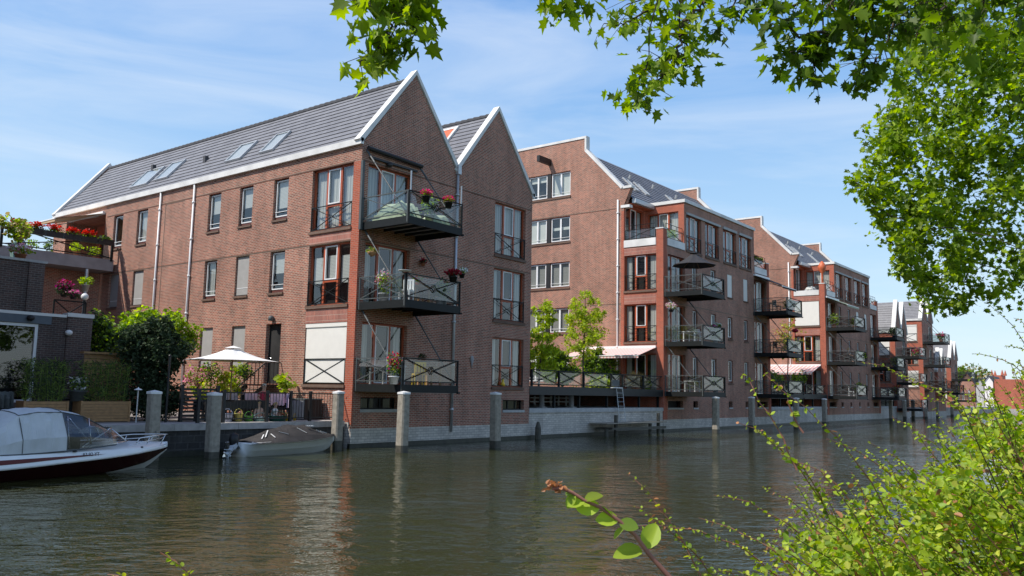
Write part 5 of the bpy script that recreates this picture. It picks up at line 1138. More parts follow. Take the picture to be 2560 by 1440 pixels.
T = thing('garden_lamp', 'thin garden lamp with a flat white shade at the quay edge', 'lamp', tuple(onY(340,1052,26.8))); c = onY(340,1052,26.8); c.z = 1.05; mb = MB(); mb.tube([c, (c.x,c.y,onY(342,975,26.8).z)], .022, 6); mb.build('pole', M['galv'], T); mb = MB(); mb.lathe([(.13,0),(.12,.02),(.03,.06),(.01,.09)], (c.x,c.y,onY(342,975,26.8).z), 12); mb.build('shade', M['whitepaint'], T, True)
q = onY(12,1010,28.5); chair('garden_chair', 'dark garden chair with grey cover at the left edge behind the cruiser', (q.x,28.5,1.05), .4, 'black'); drape('grey cover thrown over the garden chair at the left edge', q.x-.35, q.x+.3, 28.72, 1.98, .6, 'steelgrey', 'cover')
q = onY(190,1015,29); T = thing('storage_box', 'grey storage box between the two bamboo planters', 'box', (q.x,29,1.05)); mb = MB(); mb.box(q.x-.4,q.x+.4,28.8,29.3,1.05,1.75); mb.build('body', M['steelgrey'], T); mb = MB(); mb.box(q.x-.43,q.x+.43,28.77,29.33,1.75,1.80); mb.build('lid', M['black'], T)
# plants round the parasol
def standard(label, px, py, Y, r, mats, n=420, z0=1.05):
    q = onY(px, py, Y); T = thing('standard_tree', label, 'small tree', (q.x,Y,z0), 'small ball trees on the terrace'); mb = MB(); mb.tube([(q.x,Y,z0),(q.x+.02,Y,q.z)], [.03,.02], 6); mb.build('trunk', M['bark'], T); leaves('crown', cloud(tuple(q), r, n, .5), .085, 'oval', [M[m] for m in mats], T); return T
standard('ball headed small tree with grey green leaves, left of the parasol pole', 528, 932, 30, .52, ['lime2','hedge'])
standard('smaller ball tree close behind the parasol pole', 612, 930, 30.3, .34, ['hedge','lime2'])
for lb, px, py, Y, r, mats in (('yellow green shrub under the ball tree left of the parasol pole',556,962,29.6,(.55,.4,.42),['lime','bushC']),('tall light green shrub right behind the parasol pole',588,950,30.5,(.4,.4,.7),['lime','bushA']),('pinkish flowering shrub at the left end of the iron fence',495,945,30,(.42,.4,.5),['lime2','f_lpink']),('pale shrub low behind the fence left of the dark tables',510,985,29,(.5,.4,.4),['bushC','lime2'])):
    q = onY(px,py,Y); bush('shrub', lb, (q.x,Y,q.z), r, 520, .09, [M[m] for m in mats], nc=16, cr=.2, group='shrubs round the parasol')
q = onY(712,965,28.9); bush('leafy_plant', 'big leaved bright green plant by the steps to the back door', (q.x,28.9,q.z), (.34,.3,.5), 170, .19, [M['lime'],M['bushA']], nc=20, cr=.14, cat='plant')
T = thing('trellis_fence', 'dark trellis fence panel left of the black tables', 'fence', (16.6,27.3,1.05)); a, b = onY(455,980,27.2), onY(545,980,27.2); mb = MB(); zt_ = 2.2
for k in range(9): z = 1.1+k*.13; mb.box(a.x, b.x, 27.2, 27.22, z, z+.075)
mb.build('slats', M['black'], T)
for x in (a.x, b.x): mb = MB(); mb.box(x-.05, x+.05, 27.15, 27.27, 1.05, 2.32); mb.build('post', M['black'], T)
T = thing('tall_post', 'slim dark post rising in front of the dark bush', 'post', tuple(onY(425,1040,27))); q = onY(425,890,27); mb = MB(); mb.tube([(q.x,27,1.05),(q.x,27,q.z)], .04, 6); mb.build('shaft', M['black'], T); mb = MB(); mb.ball((q.x,27,q.z), .05, 8, 5); mb.build('knob', M['black'], T)
# ---------------------------------------------------------------- raised decks in the gaps
def deck(label, x0, x1, posts, side_only=False):
    T = thing('raised_deck', label, 'deck', ((x0+x1)/2,28,1.5)); mb = MB(); mb.box(x0, x1, 25.62, 38, 2.36, 2.58); mb.build('floor', M['slab'], T); mb = MB(); mb.box(x0, x1, 25.5, 25.62, 2.18, 2.62); mb.build('edge_beam', M['black'], T)
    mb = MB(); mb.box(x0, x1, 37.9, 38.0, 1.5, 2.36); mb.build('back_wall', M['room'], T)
    for p, q in zip(posts[:-1], posts[1:]):
        mb = MB(); y = 25.56; mb.bar((p,y,3.44),(q,y,3.44),.05,.05); mb.bar((p,y,2.72),(q,y,2.72),.035); mb.bar((p,y,2.6),(p,y,3.46),.10); mb.bar((p,y,2.72),(q,y,3.44),.03); mb.bar((p,y+.035,3.44),(q,y+.035,2.72),.03); mb.build('railing', M['steel'], T)
        g = MB(); g.poly([(p+.06,25.63,2.72),(q-.06,25.63,2.72),(q-.06,25.63,3.38),(p+.06,25.63,3.38)]); g.build('glass_panel', M['clear'], T)
    for x in posts: mb = MB(); mb.box(x-.06, x+.06, 25.8, 25.92, 1.5, 2.36); mb.build('prop', M['steel'], T)
    return T
pxs = [onY(px, 960, 25.56).x for px in (1329,1397,1459,1528,1556,1608,1655)]
deck('dark raised deck with glass railing between the first two houses', 34.16, 48.26, pxs)
deck('dark raised deck with railing between the second and third house', 66.48, 80.3, [66.6,69.3,72,74.7,77.4,80.2])
deck('dark raised deck with railing beyond the third house', 98.55, 105.3, [98.7,102,105.2])
for px, lb in ((1354,'pale concrete column under the deck near the first house'),(1428,'slim pale column under the middle of the deck')):
    q = onY(px,1010,26.6); T = thing('column', lb, 'column', (q.x,26.6,1.5)); mb = MB(); mb.lathe([(.2,0),(.2,.06),(.15,.08),(.15,.78),(.2,.80),(.2,.86)], (q.x,26.6,1.5), 10); mb.build('shaft', M['slab'], T, True); mb = MB(); mb.box(q.x-.22,q.x+.22,26.38,26.82,1.5,1.53); mb.build('base', M['grey'], T)
T = thing('white_fence', 'low white barred fence lit under the raised deck', 'fence', (37,30,1.5)); a, b = onY(1326,1005,30).x, onY(1425,1005,30).x; mb = MB()
for z in (1.72,1.95): mb.box(a, b, 30, 30.04, z, z+.06)
mb.build('rails', M['whitepaint'], T)
for k in range(5): x = a+(b-a)*(k+.5)/5; mb = MB(); mb.box(x-.04,x+.04,29.97,30.05,1.5,2.1); mb.build('post', M['whitepaint'], T)
# landing stage and ladder
T = thing('landing_stage', 'low weathered wooden landing stage against the pale quay wall', 'landing stage', (42.3,24.9,0)); x0, x1 = onY(1500,1058,24.8).x, onY(1650,1052,24.8).x; z = onY(1575,1056,24.6).z
mb = MB()
for k in range(8): y = 24.35+k*.145; mb.box(x0, x1, y, y+.13, z-.05, z+.003*(k%3))
mb.build('boards', M['post'], T); mb = MB(); mb.box(x0+.9, x1-.1, 24.33, 24.42, z-.42, z-.26); mb.box(x0+.5, x0+1.2, 24.3, 25.4, z-.36, z-.26); mb.build('beam', M['postbase'], T)
for x, h in ((x0+.35,-.3),(onY(1536,1040,24.7).x,.42),(onY(1642,1040,24.7).x,.5),(x1-1.6,-.1)): mb = MB(); mb.tube([(x,24.6,-.8),(x,24.6,z+h)], .11, 8); mb.build('pile', M['postbase'], T)
T = thing('ladder', 'metal ladder leading from the landing stage up to the deck', 'ladder', (onY(1550,1050,25.4).x,25.4,z)); xa, xb = onY(1541,990,25.42).x, onY(1556,990,25.42).x
for x in (xa, xb): mb = MB(); mb.tube([(x,25.2,z),(x,25.42,2.65)], .022, 6); mb.build('rail', M['galv'], T)
for k in range(8): zz = z+.15+k*.25; y = 25.2+.22*(zz-z)/(2.65-z); mb = MB(); mb.tube([(xa,y,zz),(xb,y,zz)], .016, 5); mb.build('rung', M['galv'], T)
T = thing('ladder_gate', 'small white gate landing at the ladder top in the railing', 'gate', (xa,25.4,2.6)); xa, xb = onY(1530,977,25.4).x, onY(1553,977,25.4).x; mb = MB(); mb.box(xa, xb, 25.3, 25.5, 2.63, 2.68); mb.build('step', M['whitepaint'], T); mb = MB(); mb.box(xa+.1, xb-.1, 25.46, 25.5, 2.75, 3.1); mb.build('panel', M['steelgrey'], T)
# trees and planting in the first gap
def slimtree(label, px, pz0, Y, crown, n, size, mats, kind='star', z0=2.58, nc=50, cr=.35, name='young_tree', group=None):
    """crown: (px, py, half width m, half height m)"""
    b = onY(px, pz0, Y); T = thing(name, label, 'tree', (b.x,Y,z0), group); c = onY(crown[0], crown[1], Y); P_, cs = clumps(tuple(c), (crown[2],crown[2]*.9,crown[3]), nc, n//nc, cr); mb = MB()
    tr = [Vector((b.x,Y,z0)), Vector((b.x+(c.x-b.x)*.3,Y,z0+(c.z-z0)*.4)), Vector((c.x,Y,c.z)), Vector((c.x+.05,Y,c.z+crown[3]*.85))]; rr = [.07,.055,.035,.012]; mb.tube(tr, rr, 6)
    nodes = [(tr[i].lerp(tr[i+1], k/4), rr[i]+(rr[i+1]-rr[i])*k/4) for i in range(3) for k in range(4)]; branch(mb, nodes, [tuple(q) for q in cs], .006); mb.build('trunk', M['bark'], T); leaves('crown', P_, size, kind, mats, T); return T
slimtree('slim light green young tree beside the right wall of the first house', 1347, 935, 28.5, (1356,850,1.0,2.5), 4200, .14, [M['lime'],M['lime'],M['bushC']], nc=90, cr=.25)
slimtree('wispy yellow green young tree in front of the second house side wall', 1456, 935, 28.0, (1462,815,1.55,2.5), 5200, .13, [M['lime'],M['bushC'],M['bushA']], nc=140, cr=.27)
for lb, px, py, Y, r, mats, n, sz, kd in (('dark green shrub mass behind the deck railing left of the wispy tree',1395,915,29.5,(1.8,.8,1.0),['hedge','lime2','lime2'],5000,.15,'oval'),('dark shrubs under the wispy tree behind the railing',1500,920,29.0,(1.8,.8,1.0),['hedge','lime2','lime2'],5000,.15,'oval'),
    ('bright lime plant low behind the deck railing',1500,962,26.4,(1.3,.35,.33),['lime','bushC'],1800,.15,'oval'),('small bright plant in the last railing bay',1617,962,26.3,(.28,.25,.36),['lime','lime2'],220,.11,'oval'),('yellow low plant at the deck edge by the first house',1440,975,26.2,(1.1,.3,.14),['bushC','lime'],240,.10,'oval')):
    q = onY(px,py,Y); bush('deck_shrub', lb, (q.x,Y,q.z), r, n, sz, [M[m] for m in mats], kd, False, 'planting on the first deck', nc=30, cr=.32 if n > 1000 else .2)
q = onY(1590,985,26.6); T = thing('ornamental_grass', 'straw coloured ornamental grass tuft in a pot behind the railing', 'grass plant', (q.x,26.6,2.58)); n = 420; a = RNG.uniform(0,2*np.pi,n); sp = RNG.uniform(.1,.75,n); leaves('blades', np.tile([q.x,26.6,2.85],(n,1))+np.stack([np.cos(a)*sp*.12,np.sin(a)*sp*.12,np.zeros(n)],1), .75, 'blade', M['straw'], T, .1, None, np.stack([np.cos(a)*sp*.6,np.sin(a)*sp*.6,np.ones(n)],1)); mb = MB(); mb.lathe([(.16,0),(.24,.3),(.26,.3)], (q.x,26.6,2.58), 10); mb.build('pot', M['terracotta'], T)
pinkm = stripes('pink_stripe_cloth', (.80,.66,.63), (.70,.34,.31), .24, 'Y', .55)
awning('pink striped awning on the second house above the deck', (48.27,26.0,5.32), (48.27,31.6,5.32), (-2.3,0,-.62), pinkm)
# second gap
slimtree('thin red leaved young tree in the second gap before the pink awning', 1968, 960, 27.5, (1972,850,1.5,2.3), 800, .17, [M['bushC'],M['bushR'],M['lime2']], nc=40, cr=.4)
awning('pink striped awning on the third house in the second gap', (80.32,26.0,5.32), (80.32,32.5,5.32), (-2.6,0,-.75), stripes('pink_stripe_far', (.80,.64,.62), (.70,.34,.32), .36, 'Y', .55))
for lb, px, py, Y, r in (('dark plants behind the railing of the second deck, left part',1935,950,27,(1.6,.6,.6)),('dark plants behind the railing of the second deck, right part',2000,945,27,(1.8,.6,.7))):
    q = onY(px,py,Y); bush('deck_shrub', lb, (q.x,Y,q.z), r, 600, .16, [M['hedge'],M['lime2']], 'oval', False, 'planting on the second deck', nc=22, cr=.4)
# white blinds closing the bay of the third house
for z0, z1 in ((9.1,11.36),):
    mb = MB(); mb.box(80.30, 80.34, 26.04, 28.34, z0, z1); mb.build('sun_screen', M['screen'], C)
# ---------------------------------------------------------------- overhanging plane tree (trunk stands beside the viewer) and the big one on the bank
V = lambda *a: Vector(a)
def spray(mb, pts, D, r0, twig=True, step=14, jit=26, per=3, P_=None, dz=.25, tl=.18):
    """a hanging branch through photographed points at distance D; returns leaf anchors"""
    D = D if hasattr(D, '__len__') else [D]*len(pts); pts = [(x, y-30*min(1,max(0,(y+60)/150))) for x, y in pts]
    Q = [onD(x, y, d) for (x, y), d in zip(pts, D)]; fine = []
    for i in range(len(Q)-1):
        for k in range(6): fine.append(Q[i].lerp(Q[i+1], k/6)+V(random.gauss(0,.015),random.gauss(0,.015),random.gauss(0,.012)))
    fine.append(Q[-1]); n = len(fine); mb.tube(fine, [r0*(1-.8*i/(n-1))+.002 for i in range(n)], 5)
    for i, q in enumerate(fine):
        if i < 2: continue
        for k in range(per):
            e = q+V(random.gauss(0,tl),random.gauss(0,tl),random.gauss(-.04,tl*.75)); P_.append(e)
            if twig and k == 0: mb.tube([q, q.lerp(e,.5)+V(0,0,.02), e], [.004,.003,.002], 4)
    return fine
PT = thing('plane_tree', 'near plane tree whose leafy branches hang into the top of the view', 'tree', (4.2,-3.6,.7))
tb = MB(); trunk = [V(4.2,-3.6,.2), V(4.1,-3.5,2.2), V(4.25,-3.4,4.4), V(4.1,-3.2,6.6), V(4.3,-3.0,9.0)]; tb.tube(trunk, [.42,.33,.28,.22,.12], 10); tb.build('trunk', M['bark'], PT, True)
bb = MB(); LP = {'bright': [], 'mid': [], 'dark': []}  # leaf colours carry the light: backlit sprays bright, shade-side sprays dark
starts = []
def S_(key, pts, D, r0, **k): f = spray(bb, pts, D, r0, P_=LP[key], **k); starts.append((f[0], r0))
S_('bright', [(1012,-70),(995,20),(978,80),(965,130),(935,172),(900,190)], 6.0, .012, per=3, tl=.085)
S_('mid', [(1045,-70),(1045,10),(1040,75),(1030,130)], 6.1, .010, per=3, tl=.085)
S_('bright', [(940,-60),(935,0),(925,30)], 6.0, .008, per=4, tl=.10)
S_('mid', [(1015,-70),(1005,30),(990,110),(985,150)], 6.2, .008, per=2, tl=.08)
S_('mid', [(1430,-60),(1425,0),(1440,18)], 6.5, .008, per=4, tl=.12)
S_('mid', [(1380,-50),(1385,-5)], 6.6, .006, per=3, tl=.08)
S_('bright', [(1800,-60),(1775,10),(1730,60),(1700,100),(1700,150),(1680,200),(1640,225),(1605,265)], 8.0, .02, per=2, tl=.12)
S_('mid', [(1720,-60),(1650,20),(1600,60),(1560,90),(1510,88)], 8.2, .014, per=2, tl=.12)
S_('bright', [(1640,-60),(1620,0),(1580,25)], 8.1, .012, per=3, tl=.17)
S_('mid', [(1700,120),(1720,160),(1690,210),(1650,170),(1620,205)], 8.1, .008, per=3, tl=.10)
S_('mid', [(1700,-60),(1700,10),(1690,60)], 8.3, .012, per=3, tl=.14)
S_('mid', [(1625,170),(1600,225),(1590,262),(1612,285)], 8.0, .006, per=3, tl=.085)
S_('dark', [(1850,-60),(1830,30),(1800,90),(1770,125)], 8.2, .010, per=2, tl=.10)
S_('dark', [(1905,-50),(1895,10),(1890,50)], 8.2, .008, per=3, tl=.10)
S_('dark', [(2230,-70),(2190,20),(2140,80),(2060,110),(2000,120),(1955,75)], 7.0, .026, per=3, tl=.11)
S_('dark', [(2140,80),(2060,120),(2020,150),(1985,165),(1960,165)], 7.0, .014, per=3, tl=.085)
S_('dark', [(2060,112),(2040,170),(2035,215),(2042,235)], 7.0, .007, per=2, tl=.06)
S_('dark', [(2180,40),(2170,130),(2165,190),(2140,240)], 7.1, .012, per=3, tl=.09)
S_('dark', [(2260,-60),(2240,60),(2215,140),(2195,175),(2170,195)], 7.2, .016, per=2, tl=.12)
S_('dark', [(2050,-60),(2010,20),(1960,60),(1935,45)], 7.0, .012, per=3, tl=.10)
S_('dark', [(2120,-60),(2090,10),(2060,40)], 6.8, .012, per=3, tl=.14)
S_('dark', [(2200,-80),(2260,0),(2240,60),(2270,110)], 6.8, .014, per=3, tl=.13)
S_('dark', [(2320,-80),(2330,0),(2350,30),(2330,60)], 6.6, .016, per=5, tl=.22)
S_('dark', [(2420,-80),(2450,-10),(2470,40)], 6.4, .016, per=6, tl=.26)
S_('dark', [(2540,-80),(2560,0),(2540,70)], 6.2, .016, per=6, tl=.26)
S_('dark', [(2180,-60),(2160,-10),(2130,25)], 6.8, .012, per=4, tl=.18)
S_('mid', [(2400,-60),(2380,30),(2300,80),(2290,140)], 7.4, .012, per=4, tl=.18)
limb = [(trunk[3], .2), (trunk[4], .12)]
tops = [(V(4.6,-.4,8.6), .13), (V(6.0,1.5,9.2), .1), (V(3.4,1.0,8.8), .1)]
for a, r in tops: bb.tube([trunk[3], trunk[3].lerp(a,.5)+V(0,0,.5), a], [.18,.15,r], 8); limb.append((a, r))
for q, r in starts:
    a = min(limb, key=lambda t: (t[0]-q).length)[0]; bb.tube([a, a.lerp(q,.5)+V(0,0,.9), q+V(0,0,.25), q], [max(.04,r*1.6), r*1.5, r*1.1, r], 6)
bb.build('branches', M['bark'], PT, True)
dn = lambda P_: RNG.normal(size=(len(P_),3))*.7+np.array([0,0,-.75])
leaves('leaves', [tuple(q) for q in LP['bright']], .118, 'plane', [M['leafC'],M['leafA']], PT, .35, [.6,.4], dn(LP['bright']))
leaves('leaves', [tuple(q) for q in LP['mid']], .108, 'plane', [M['leafA'],M['leafC'],M['leafB']], PT, .35, [.6,.25,.15], dn(LP['mid']))
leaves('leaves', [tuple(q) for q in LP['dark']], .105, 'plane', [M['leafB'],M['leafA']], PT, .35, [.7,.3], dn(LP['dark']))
extra = np.concatenate([cloud((4.3,-1.8,9.6), (3.2,2.6,1.8), 1500, .5), cloud((6.3,.4,9.8), (2.2,1.8,1.2), 900, .5)]); leaves('leaves', extra, .16, 'plane', [M['leafA'],M['leafB']], PT)
# ---- big tree
def inpoly(x, y, poly):
    c = False; n = len(poly)
    for i in range(n):
        x1, y1 = poly[i]; x2, y2 = poly[(i+1)%n]
        if (y1 > y) != (y2 > y) and x < (x2-x1)*(y-y1)/(y2-y1)+x1: c = not c
    return c
BT = thing('plane_tree', 'large plane tree on the near bank whose crown fills the right edge', 'tree', (21.0,1.2,.7))
crown = [(2300,-60),(2290,110),(2235,190),(2222,270),(2212,330),(2165,420),(2140,455),(2128,462),(2160,500),(2215,520),(2200,560),(2240,600),(2262,640),(2250,680),(2300,700),(2340,760),(2395,772),(2440,735),(2500,745),(2545,700),(2640,690),(2760,500),(2760,-60)]
cs = []
while len(cs) < 300:
    x, y = random.uniform(2120,2760), random.uniform(-60,780)
    if inpoly(x, y, crown):
        e = min(1, (x-2100)/400); cs.append(onD(x, y, 20.0+random.uniform(-3.2,3.2)*e))
for x, y in [(2140,455),(2150,470),(2165,430),(2175,480),(2190,500),(2205,520),(2230,330),(2225,290),(2240,240),(2250,210),(2290,120),(2215,350),(2190,400),(2265,650),(2255,670),(2285,690),(2310,715),(2330,745),(2380,760),(2395,768),(2410,752),(2440,735),(2225,560),(2240,590),(2480,735),(2540,705),(2200,545)]: cs.append(onD(x, y, 20.0+random.uniform(-.6,.6)))
tops_ = [V(19+random.gauss(0,2.6), random.gauss(-.5,2.4), random.uniform(12.5,15)) for _ in range(50)]
P_ = []
for i, c in enumerate(cs+tops_):
    edge = i >= 300; n = 62 if not edge else 40; P_.append(cloud(tuple(c), .55*random.uniform(.5,1.25) if not edge else .34, n, .6))
P_ = np.concatenate(P_); leaves('crown', P_, .135, 'plane', [M['leafA'],M['leafC'],M['leafB']], BT, .45, [.45,.40,.15])
mb = MB(); tr = [V(21.0,1.2,.3), V(20.9,1.15,3.0), V(20.7,1.1,6.0), V(20.6,1.2,9.0), V(20.5,1.1,12.5)]; rr = [.42,.34,.28,.2,.1]; mb.tube(tr, rr, 10)
nodes = [(tr[i].lerp(tr[i+1],k/4), rr[i]*.8) for i in range(1,4) for k in range(4)]
branch(mb, nodes, sorted([tuple(q) for q in random.sample(cs, 110)]+[tuple(q) for q in cs[300:]], key=lambda q: (V(*q)-V(20.7,1.1,8)).length), .010, .7, .07, 5); mb.build('trunk', M['bark'], BT, True)
# ---------------------------------------------------------------- shrubs on the near bank
def stemleaves(mb, path, r0, LA, LD, LS, sp=.030, start=.15, size=.022, mi=0, pair=True, tipr=None):
    n = len(path); mb.tube(path, [r0*(1-.75*i/(n-1)) for i in range(n)], 4, mi); acc = 0; tot = sum((path[i+1]-path[i]).length for i in range(n-1)); s = 0; side = random.random()*6.28
    for i in range(n-1):
        a, b = path[i], path[i+1]; l = (b-a).length; d = (b-a).normalized(); t = 0
        u = d.cross(V(0,0,1)); u = u.normalized() if u.length > .01 else V(1,0,0); w = d.cross(u)
        while acc+t < l+1e-9 and l > 0:
            f = (s+t)/tot; 
            if f > start:
                for k in (0, 1):
                    th = side+k*math.pi+random.gauss(0,.3); o = u*math.cos(th)+w*math.sin(th); LA.append(tuple(a+d*t+o*.002)); LD.append(tuple(o*.9+d*.55+V(0,0,.15))); LS.append(size*(1.15-.65*f)*random.uniform(.75,1.3))
                side += math.pi/2
            t += sp*random.uniform(.8,1.2)
        s += l
SH = thing('shrub', 'dense bright green shrub with reddish twigs filling the lower right corner', 'shrub', (3.6,.8,.7))
reg = [(1700,1440),(1760,1370),(1860,1330),(1900,1250),(2000,1200),(2120,1150),(2200,1110),(2240,1070),(2310,995),(2420,935),(2600,885),(2640,1500),(1700,1500)]
tw = MB(); LA, LD, LS = [], [], []
def stem(tip, D, base=None, sp=.026, size=.021, r=.0042, mi=0, bow=.10, start=.12, D2=None):
    q = onD(tip[0], tip[1], D); b = onD(*(base or (tip[0]+random.uniform(180,420), 1640+random.uniform(0,200))), D2 or D*random.uniform(.95,1.1)); m = []
    for k in range(9):
        t = k/8; m.append(b.lerp(q, t)+V(0,0,bow*math.sin(math.pi*t)*(q-b).length)+V(random.gauss(0,.006),random.gauss(0,.006),random.gauss(0,.005)))
    stemleaves(tw, m, r, LA, LD, LS, sp, start, size, mi); return m
cnt = 0
while cnt < 300:
    x, y = random.uniform(1700,2640), random.uniform(885,1500)
    if inpoly(x, y, reg) and random.random() < .22+.78*min(1,(x-1700)/700): stem((x, y), random.uniform(2.3,4.4), mi=random.choice((0,0,1)), size=random.uniform(.021,.030)); cnt += 1
for tip, base, D in (((1580,1190),(1790,1520),2.9),((1570,1265),(1800,1480),3.0),((1590,1310),(1990,1470),3.1),((1745,1300),(2060,1480),3.0),((1780,1240),(2150,1470),3.0),((1905,1215),(2150,1480),2.9),((1855,1055),(2080,1300),3.0),((1900,1080),(2100,1330),3.0),((1950,1130),(2230,1380),3.0),((2060,1095),(2360,1330),3.2),((2170,1110),(2450,1370),3.2),((2230,1050),(2500,1330),3.3),((2300,985),(2560,1180),3.3),((1850,935),(1990,1180),2.8),((1965,985),(2300,1420),2.5),((2155,905),(2520,1160),3.4),((1920,930),(2010,1080),2.8),((2250,940),(2590,1210),3.4)):
    stem(tip, D, base, sp=.030, size=.021, r=.0035, start=.02, mi=0)
for tip, base, D in (((2470,758),(2640,985),3.6),((2425,882),(2640,1010),3.6),((2520,865),(2650,960),3.6),((2535,790),(2640,960),3.6),((2440,990),(2640,1180),3.4),((2545,830),(2660,920),3.5)): stem(tip, D, base, sp=.026, size=.014, r=.003, start=.0, mi=1)
tw.build('twigs', [M['twig'],M['twigdark']], SH)
leaves('leaves', LA, LS, 'oval', [M['bushA'],M['bushB'],M['bushC'],M['bushR']], SH, .55, [.50,.22,.23,.05], LD, .25)
Pf = []; 
while len(Pf) < 22000:
    x, y = random.uniform(1850,2640), random.uniform(1000,1560)
    if inpoly(x-random.uniform(40,260), y-random.uniform(40,220), reg) and math.sin(x*.031+y*.013)+math.sin(y*.027-x*.011)+random.gauss(0,.7) > -.45: Pf.append(tuple(onD(x, y, random.uniform(2.5,4.6))))
leaves('leaves', Pf, .024, 'oval', [M['bushA'],M['bushB'],M['bushC'],M['bushR']], SH, .6, [.48,.27,.21,.04])
low = np.stack([RNG.uniform(2.2,6.5,5000), RNG.uniform(-.9,1.2,5000), RNG.uniform(.7,1.55,5000)], 1); low = low[(low[:,1] < .45*low[:,0]-.35)]; leaves('leaves', low, .03, 'oval', [M['bushB'],M['bushA']], SH)
BR = thing('shrub_sprig', 'close up shrub shoot with large round leaves and a reddish tip', 'shrub', (1.6,.6,.7))
path = [onD(x, y, 1.30) for x, y in ((1790,1560),(1680,1450),(1622,1385),(1588,1338),(1545,1300),(1500,1268),(1462,1252),(1432,1232),(1405,1220),(1380,1222))]; mb = MB(); mb.tube(path, [.0048,.0042,.0036,.0033,.0030,.0026,.0025,.0027,.0034,.0025], 7)
mb.tube([path[0], path[0]+V(.25,-.25,-.5), V(1.7,.2,.6)], [.0048,.006,.009], 6); mb.build('stem', M['twig'], BR, True)
la, ld, ls = [], [], []
for (x, y), (dx, dy), s in (((1606,1378),(-1,.15),.046),((1612,1372),(.45,-.75),.045),((1545,1300),(-1,-.1),.036),((1548,1305),(.6,.35),.030),((1500,1268),(-1,.0),.037),((1505,1265),(.1,.9),.024),((1462,1252),(.5,-.6),.029),((1462,1252),(-1,.2),.030),((1436,1236),(-.6,.9),.022),((1436,1236),(-.5,-.3),.018),((1560,1318),(-.2,1),.022)):
    la.append(tuple(onD(x, y, 1.30))); ld.append(tuple((RT*dx-UP*dy-FW*.15)*3)); ls.append(s)
leaves('leaves', la, ls, 'oval', [M['bushA'],M['bushB']], BR, .3, None, ld, .05, tuple(-FW*1.1+V(0,0,.5)))
la = [tuple(onD(1385+random.gauss(0,14), 1220+random.gauss(0,9), 1.30)) for _ in range(26)]; leaves('tip_leaves', la, .009, 'oval', M['bushR'], BR, .4)
for lb, pts, D, s in (('small bright shoot poking up at the bottom left of the water',((500,1480),(470,1432),(440,1405),(400,1380)),1.7,.021),('tiny leafy tips just entering at the bottom left edge',((380,1500),(345,1455),(300,1440),(268,1436)),1.7,.017)):
    T = thing('shrub_sprig', lb, 'shrub', tuple(onD(pts[0][0],pts[0][1],D))); tw = MB(); LA, LD, LS = [], [], []; q = [onD(x, y, D) for x, y in pts]; q = [q[0]+V(.05,-.1,-.7)]+q
    stemleaves(tw, q, .0028, LA, LD, LS, .014, .45, s); tw.build('twig', M['twig'], T); leaves('leaves', LA, LS, 'oval', [M['bushC'],M['bushA'],M['bushR']], T, .5, [.5,.35,.15], LD, .2)
# ---------------------------------------------------------------- things on the balconies
p = lambda x, y, Y: tuple(onY(x, y, Y))
g_ = 'pink flower pots hung on the top balcony rail'
for x, lb in ((1065,'bright pink flowers in a black pot, left one on the top balcony rail'),(1121,'bright pink flowers in a black pot, right one on the top balcony rail')):
    q = onY(x, 497 if x < 1100 else 512, 22.72); potplant(lb, (q.x,22.72,q.z-.14), .24, .26, ['lime2'], 'black', .17, .24, 'f_pink', group=g_, n=120, fn=170, ls=.075)
def covered(label, c, lx, ly, h, mat, name='covered_furniture'):
    mb = MB(); n = 14; x, y, z = c; R = []
    for i in range(n+1):
        row = []
        for j in range(n+1):
            u, v = i/n*2-1, j/n*2-1; e = max(abs(u), abs(v)); hh = h*(1-max(0,(e-.55)/.45)**1.5)*(.85+.15*math.sin(u*4+v*3)); row.append((x+u*lx/2*(1+.05*math.sin(v*9)), y+v*ly/2*(1+.05*math.sin(u*11)), z+hh*.97))
        R.append(row)
    for i in range(n):
        for j in range(n): mb.poly([R[i][j], R[i+1][j], R[i+1][j+1], R[i][j+1]])
    return tag(mb.build(name, M[mat], None, True), label, 'cover')
covered('pale green cover over furniture, left side of the top balcony', (23.25,24.1,8.97), 1.1, 1.9, .80, 'coverpale'); covered('pale cover over a low table, right side of the top balcony', (24.9,23.6,8.97), 1.2, .9, .55, 'coverpale')
potplant('bushy green plant behind the glass of the top balcony', (24.1,23.15,8.97), .42, .8, ['lime2','hedge'], 'grey', .2, .3, n=320)
mb = MB(); mb.box(22.7,25.6,22.95,25.4,8.962,8.975); tag(mb.build('balcony_mat', plain('grass_mat', (.16,.26,.05), .95, .2, 9)), 'grass green mat on the floor of the top balcony', 'mat')
z2 = 5.73
q = onY(1133,692,22.7); potplant('dark red flowers overflowing the middle balcony corner', (q.x,22.7,q.z-.22), .34, .30, ['hedge'], 'black', .18, .22, 'f_dred', n=80, fn=260)
q = onY(1157,686,22.65); potplant('white flowers beside the red ones at the middle balcony corner', (q.x,22.7,q.z-.15), .22, .22, ['lime2'], 'black', .13, .18, 'f_white', n=60, fn=150)
q = onY(960,703,24.2); potplant('pale lilac flowers on the left side of the middle balcony', (q.x,24.2,z2), .30, .95, ['lime2'], 'grey', .2, .3, ['f_lpink','f_white'], n=160, fn=150)
table('balcony_table', 'small pale wooden table on the middle balcony', (24.1,23.7,z2), .9, .7, .70, 'wood'); chair('balcony_chair', 'light wooden chair beside the table on the middle balcony', (24.9,24.0,z2), 1.2, 'wood'); chair('balcony_chair', 'pale chair near the left railing of the middle balcony', (23.3,23.5,z2), -1.2, 'whitepaint')
potplant('orange flowered pot standing on the middle balcony table', (24.1,23.7,z2+.70), .20, .26, ['lime2'], 'terracotta', .10, .14, plain('f_orange', (.7,.25,.05), .6, .1, 5).name and 'f_red', n=60, fn=40)
